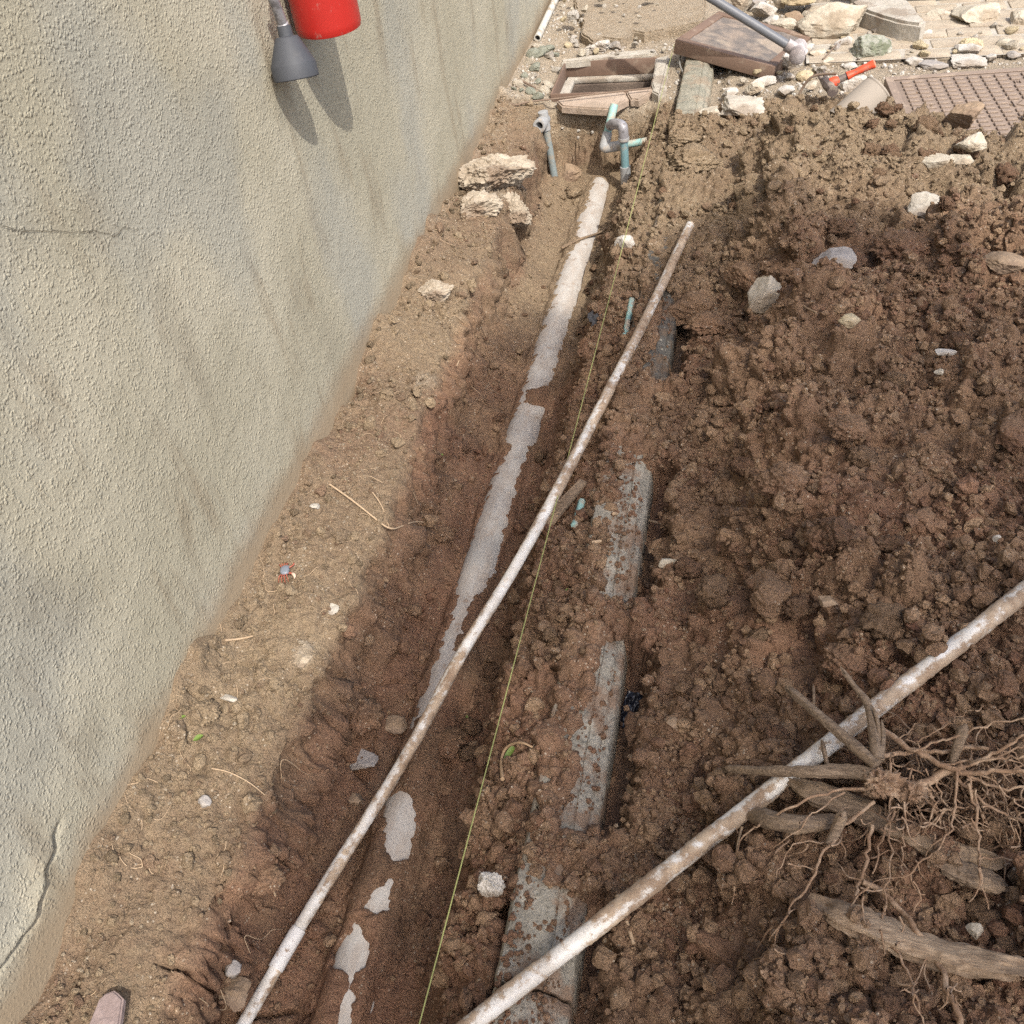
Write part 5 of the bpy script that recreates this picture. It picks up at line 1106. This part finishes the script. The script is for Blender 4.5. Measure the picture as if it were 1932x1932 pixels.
# wires
MWIRE = mat_plain('rusty_wire', (0.17, 0.12, 0.085), .8, .2)
def wire(pts, r, label, mat=MWIRE, name='wire'):
    p, t = smooth_path([P(a, b, 2, z) for a, b, z in pts], .01, 3); c = p.mean(0); V, Fs = tube_geo(p - c, r, 7); o = link(name, mesh_np(name, V, Fs, mat, True, None, 60)); o.location = c; return tag(o, label, 'wire')
wire([(951, 180, .05), (957, 192, .035), (971, 200, .03), (990, 193, .03), (1014, 190, .025), (1052, 186, .022), (1110, 179, .024), (1228, 166, .022)], .0035, 'rusty wire curving from wall foot along the manhole lip')
wire([(978, 150, .04), (995, 158, .035), (1010, 166, .03)], .005, 'short rusty rod among mossy rubble at wall foot')
wire([(1293, 88, .07), (1284, 104, .04), (1281, 120, .03), (1288, 136, .02), (1296, 152, .01)], .004, 'grey cable drooping from under the tilted lid', mat_plain('grey_cable', (.20, .19, .17), .7))
wire([(1505, 184, .03), (1514, 166, .06), (1528, 146, .10), (1545, 140, .11), (1578, 139, .12)], .005, 'bent brown wire looping over the hammer head')
wire([(1590, 75, .02), (1572, 90, .03), (1560, 104, .02), (1552, 112, .015)], .003, 'thin dry stalk beside the lichen covered stone')
# mossy rubble by the wall foot near the manhole
gm = np.random.default_rng(91)
MRUB = [mesh_np('rubble_stone', *rock_geo(800 + i, 3, 9, .14, .2, .5), (MMOSS, MCONC, MCREAM)[i % 3], True, None, 30) for i in range(9)]
for i in range(46):
    px, py = gm.uniform(965, 1052), gm.uniform(70, 200)
    g = P(px, py, 2, .02)
    if g[0] < .03 or g[0] > HX0 - .02 or g[1] < 3.98: continue
    s = gm.uniform(.012, .03); o = link('rubble_stone', MRUB[gm.integers(9)]); o.location = (g[0], g[1], surf(g[0], g[1]) + s * .3); o.scale = (s * 1.2, s, s * .7); o.rotation_euler = (gm.uniform(-.5, .5), gm.uniform(-.5, .5), gm.uniform(0, 6)); tag(o, 'small mossy rubble stone between wall foot and open manhole', 'stone', 'rubble between wall and manhole')

# ------------------------------------------------------------------ crab
g = hit(541, 1085); gz = float(surf(g[0], g[1])); CRAB = thing('crab', 'small crab with blue grey shell and orange legs on dry ledge', 'crab', (g[0], g[1], gz))
MSHELL = mat_plain('crab_shell', (0.16, 0.175, 0.20), .4, .3, 120, .2, .5); MCLEG = mat_plain('crab_leg', (0.28, 0.075, 0.045), .5, .3, 120, .1); MCLAW = mat_plain('crab_claw', (0.55, 0.40, 0.30), .5, .15, 90, .1)
CRAB.rotation_euler = (0, 0, .35); CRAB.scale = (.95, .95, .95)
V, Fc = ICO[3]; V = V.copy(); V[:, 1] *= 1 + .12 * np.sign(V[:, 0]) * np.abs(V[:, 0]); V = np.sign(V) * np.abs(V) ** .8; V = V * (.0115, .0150, .0065) + (0, 0, .012)
link('carapace', mesh_np('carapace', V, Fc, MSHELL, True), CRAB)
for sg in (-1, 1):
    for i, xx in enumerate((-.007, -.003, .001, .005)):
        ln = .017 + .003 * (i in (1, 2)); p = [(xx, sg * .011, .010), (xx * 1.5 - .002, sg * (.011 + ln * .55), .017), (xx * 2 - .003, sg * (.012 + ln), .0)]; p2, t = smooth_path(p, .002, 2)
        V, Fs = tube_geo(p2, .0019 * (1 - .65 * t), 6); link('leg', mesh_np('leg', V, Fs, MCLEG, True), CRAB)
    V, Fs = tube_geo([(.009, sg * .005, .013), (.0125, sg * .005, .0195)], [.0008, .0013], 6); link('eye_stalk', mesh_np('eye_stalk', V, Fs, MSHELL, True), CRAB)
def claw(sg, s, m):
    p, t = smooth_path([(.008, sg * .008, .009), (.016, sg * .012, .010), (.019, sg * .014 , .010)], .002, 2); V, Fs = tube_geo(p, .0026 * s ** .5, 8); arm = link('claw_arm', mesh_np('claw_arm', V, Fs, MCLEG, True), CRAB)
    for k, (a, b_) in enumerate(((.0, .0035), (.004, .0022))):
        p, t = smooth_path([(.018, sg * .013, .010), (.020 + .004 * s, sg * (.016 + .004 * s) + sg * a * s, .010 + a * .3), (.017 + .006 * s, sg * (.018 + .012 * s), .009)], .0015, 2); V, Fs = tube_geo(p, b_ * s * np.sin(np.pi * np.clip(t * .8 + .2, 0, .97)) + .0003, 8); link('pincer', mesh_np('pincer', V, Fs, m, True), arm)
claw(-1, 1.1, MCLAW); claw(1, .55, MCLEG)
# ------------------------------------------------------------------ crumbs of soil and grit
gc = np.random.default_rng(5)
def crumbs(name, cand_w, n, smin, smax, pw, tone_add, mat, sub=1, dust_add=0.0, embed=.08, flat=.75):
    idx = np.where(cand_w > 0)[0]; p = cand_w[idx]; p = p / p.sum(); pick = gc.choice(idx, n, p=p)
    Vb, Fc = ICO[sub]; nv = len(Vb); pool = []
    for i in range(14):
        v_, _ = rock_geo(900 + i, sub, 3, .55 if sub > 1 else .2, .55, .6); pool.append(v_)
    pool = np.array(pool); vs_ = pool[gc.integers(0, 14, n)]
    s = smin * (smax / smin) ** (gc.random(n) ** pw)
    sc3 = np.stack([s, s * gc.uniform(.65, 1, n), s * gc.uniform(flat - .2, flat + .15, n)], 1)
    vs_ = vs_ * sc3[:, None, :]
    a, b, c = gc.uniform(0, 6.28, n), gc.normal(0, .5, n), gc.normal(0, .5, n)
    def rot(v, i, j, t): ct, st = np.cos(t)[:, None], np.sin(t)[:, None]; w = v.copy(); w[..., i] = v[..., i] * ct - v[..., j] * st; w[..., j] = v[..., i] * st + v[..., j] * ct; return w
    vs_ = rot(rot(rot(vs_, 0, 2, b), 1, 2, c), 0, 1, a)
    pos = PT[pick] + gc.normal(0, .003, (n, 3)) * (1, 1, 0) + NN[pick] * (s * embed)[:, None]
    V = (vs_ + pos[:, None, :]).reshape(-1, 3); Fa = (Fc[None] + (np.arange(n) * nv)[:, None, None]).reshape(-1, 3)
    at = {'tone': np.repeat(tone[pick] + tone_add + gc.normal(0, .15, n), nv), 'dust': np.repeat(np.clip(dust[pick] + dust_add + gc.normal(0, .04, n), 0, 1), nv), 'wet': np.zeros(n * nv), 'ruddy': np.repeat(ruddy[pick], nv)}
    return link(name, mesh_np(name, V, Fa, mat, False, at), kind='stuff')
uu, vv, dd_ = proj(PT[:, 0], PT[:, 1], PT[:, 2])
inv = (uu > -60) & (uu < 1990) & (vv > -60) & (vv < 1990) & view & (xf > .01)
area = np.gradient(YY, axis=0).ravel() * np.gradient(XX, axis=1).ravel() / np.maximum(dd_, .6) ** 1.2
nopipe = (pd > PIPE_R * 1.05) | (zf > -.2)
noshaft = ~((xf > HX0 - .03) & (xf < HX1 + .03) & (yf > HY0 - .03) & (yf < HY1 + .03))
cl_ = np.zeros(len(xf)); 
for y0, y1, xs in KERB_CLEAR: cl_ = np.maximum(cl_, ((yf > y0 - .01) & (yf < y1 + .01) & (xf > xs - .01) & (xf < .90)).astype(float))
patch = np.clip(.5 + .9 * fbm(xf, yf, zf, 6, 3, 777), .05, 1)
base = inv * area * nopipe * noshaft * (1 - .0 * cl_ - cl_)
hw = base * heapw * patch
rb_ = base * rbank * (1 - farw) * (zf > -.2) * patch
bn = base * (1 - heapw) * (1 - farw) * (1 - rbank) * (1 - floorw) * patch
fl_ = base * floorw * patch * (nearpipe < .3)
fr_ = base * farw * (1 - heapw)
soilw = hw * 1.0 + rb_ * 1.1 + bn * .45 + fl_ * .35
crumbs('soil_crumbs', soilw, 40000, .0020, .0075, 1.3, .12, MSOIL, 1, 0, .25)
crumbs('soil_lumps', hw * 1.0 + rb_ * 1.0 + bn * .25 + fl_ * .22, 9500, .0060, .024, 2.4, .10, MSOIL, 2, 0, .30)
clus = np.clip(fbm(xf, yf, zf, 9, 3, 778) * 3.0, .06, 1)
crumbs('ledge_grit', bn * clus + fr_ * .8 + rb_ * .15 + hw * .12 * sstep(2.4, 3.4, yf), 12000, .0016, .0058, 1.6, .15, MSOIL, 1, .45)
crumbs('rubble_grit', fr_ * 1.0, 1900, .005, .014, 2.2, .0, MWHITE, 2, 0, .3)
# soil crumbs strewn over the clear kerb stones
nk = 900; Vs = []; Vb, Fc = ICO[1]; kt = []
yk = np.concatenate([gc.uniform(.42, .66, 420), gc.uniform(.8, 1.16, 200), gc.uniform(1.34, 1.68, 200), gc.uniform(2.1, 2.48, 80)]); xk = np.where(yk < .7, gc.uniform(KX0 + .005, KX1 - .02, nk), gc.uniform(.80, KX1 - .01, nk))
sk_ = .0018 * (4.0 ** (gc.random(nk) ** 2)); zk = np.interp(xk, [KX0, .75, .83, .852, .862, KX1], [-.004, .0, -.001, -.010, -.022, -.03]) + sk_ * .5
V = np.concatenate([rock_geo(960 + i % 12, 1, 3, .2, .5, .6)[0] * sk_[i] * gc.uniform(.7, 1.1, 3) + (xk[i], yk[i], zk[i]) for i in range(nk)]); Fa = (Fc[None] + (np.arange(nk) * 12)[:, None, None]).reshape(-1, 3)
link('kerb_crumbs', mesh_np('kerb_crumbs', V, Fa, MSOIL, False, soil_attrs(len(V), .5, .02)), kind='stuff')
# small rubble stones lying loose round the bigger ones
gs = np.random.default_rng(44)
MSR = [mesh_np('rubble_stone', *rock_geo(850 + i, 4, 11, .12, .2, .45), (MWHITE, MCREAM, MCREAM, MYEL, MCONC)[i % 5], True, None, 28) for i in range(10)]
for i in range(120):
    px, py = (gs.uniform(1400, 1932), gs.uniform(20, 190)) if i < 70 else (gs.uniform(1060, 1260), gs.uniform(5, 108))
    g = P(px, py, 2, .01)
    if g[0] > 1.5 and g[1] < 4.3 and g[0] < 2.4: continue
    if py > 190 or heap_h(np.array([g[0]]), np.array([g[1]]))[0] > .01: continue
    s_ = gs.uniform(.008, .012) * (1 + 2.2 * gs.random() ** 3); o = link('rubble_stone', MSR[gs.integers(10)]); o.location = (g[0], g[1], (max(.012, surf(g[0], g[1])) if i < 70 or g[1] < 4.72 else .075) + s_ * .35); o.scale = (s_ * 1.2, s_, s_ * .75); o.rotation_euler = (gs.uniform(-.5, .5), gs.uniform(-.5, .5), gs.uniform(0, 6)); tag(o, 'small loose chip of stone among the pale rubble beyond heap', 'stone', 'loose chips among the pale rubble')
# hair roots in the cut face of the ledge
Vs, Fs_, off = [], [], 0
cand = np.where((bn > 0) & inv & (xf < .34) & (yf < 3.2))[0]
for i in gc.choice(cand, 70, p=bn[cand] / bn[cand].sum()):
    p0 = PT[i] + NN[i] * .002; an = gc.uniform(0, 6.28); pts = [p0]; st_ = gc.uniform(.006, .016)
    for m in range(5):
        an += gc.normal(0, .6); q_ = pts[-1] + np.array([math.cos(an), math.sin(an), 0]) * st_; q_[2] = surf(q_[0], q_[1]) + .003; pts.append(q_)
    p, t = smooth_path(pts, .004, 2); V, Fq = tube_geo(p, .0009 * (1 - .6 * t) + .0002, 4, False); Vs.append(V); Fs_.append(Fq[0] + off); off += len(V)
link('ledge_hair_roots', mesh_np('ledge_hair_roots', np.vstack(Vs), np.vstack(Fs_), MTWIG), kind='stuff')

# ------------------------------------------------------------------ made-up tree out of view, leaves placed to cast the shade
SHADE_PX = [(400, 1932), (425, 1780), (460, 1600), (550, 1430), (665, 1200), (775, 940), (870, 740), (930, 615), (1010, 590), (1110, 585), (1200, 520), (1290, 430), (1380, 385), (1520, 372), (1660, 385), (1790, 440), (1932, 540)]  # outline of the shade that the added leaves are cut to
edge = [hit(a, b) for a, b in SHADE_PX]
g2 = [np.array([p[0] - LDIR[0] / LDIR[2] * p[2], p[1] - LDIR[1] / LDIR[2] * p[2]]) for p in edge]       # where the ray through it would meet z = 0
poly = np.array(g2 + [np.array([4.2, 2.4]), np.array([4.4, -1.2]), np.array([.45, -1.3])])
def inside(pt, pl):
    x, y = pt[:, 0], pt[:, 1]; r = np.zeros(len(x), bool); j = len(pl) - 1
    for i in range(len(pl)):
        xi, yi = pl[i]; xj, yj = pl[j]; c = ((yi > y) != (yj > y)) & (x < (xj - xi) * (y - yi) / (yj - yi + 1e-12) + xi); r ^= c; j = i
    return r
gt = np.random.default_rng(12)
cnd = np.stack([gt.uniform(poly[:, 0].min(), poly[:, 0].max(), 60000), gt.uniform(poly[:, 1].min(), poly[:, 1].max(), 60000)], 1)
cnd = cnd[inside(cnd, poly)][:12500]  # number of leaves set by how dark the shade should be
hgt = gt.uniform(7.0, 9.0, len(cnd)); cen = np.stack([cnd[:, 0], cnd[:, 1], 0 * hgt], 1) - LDIR * (hgt / -LDIR[2])[:, None]
nL = len(cen); L_ = gt.uniform(.05, .075, nL); nrm = _nrm(gt.normal(size=(nL, 3)) + (0, 0, 1.2)); tan = _nrm(np.cross(nrm, gt.normal(size=(nL, 3)))); bit = np.cross(nrm, tan)
V = np.stack([cen - tan * L_[:, None], cen - bit * (L_ * .42)[:, None], cen + tan * L_[:, None], cen + bit * (L_ * .42)[:, None]], 1).reshape(-1, 3)
TREE = thing('added_shade_tree', 'unseen leafy tree added to shade the heap and the trench', 'tree', (7.4, -7.4, 0))
cr = link('crown', mesh_np('crown', V - np.array([7.4, -7.4, 0]), np.arange(nL * 4).reshape(-1, 4), mat_plain('tree_leaf', (.05, .10, .025), .6)), TREE)
cc = cen.mean(0) - np.array([7.4, -7.4, 0]); MTRUNK = mat_plain('tree_bark', (.12, .085, .06), .95)
p, t = smooth_path([(0, 0, -.1), (.05, .1, 1.5), (-.1, .3, 5.0), tuple(cc * (.3, .3, .75))], .1, 2); V, Fs = tube_geo(p, .22 - .1 * t, 14); link('trunk', mesh_np('trunk', V, Fs, MTRUNK), TREE)
for i in range(7):
    e_ = cen[gt.integers(nL)] - np.array([7.4, -7.4, 0]); p, t = smooth_path([tuple(p[-1] * 0 + cc * (.3, .3, .75)), tuple((cc * (.3, .3, .75) + e_) / 2 + (0, 0, .3)), tuple(e_)], .1, 2); V, Fs = tube_geo(p, .09 * (1 - .8 * t), 8); link('limb', mesh_np('limb', V, Fs, MTRUNK), TREE); p = p
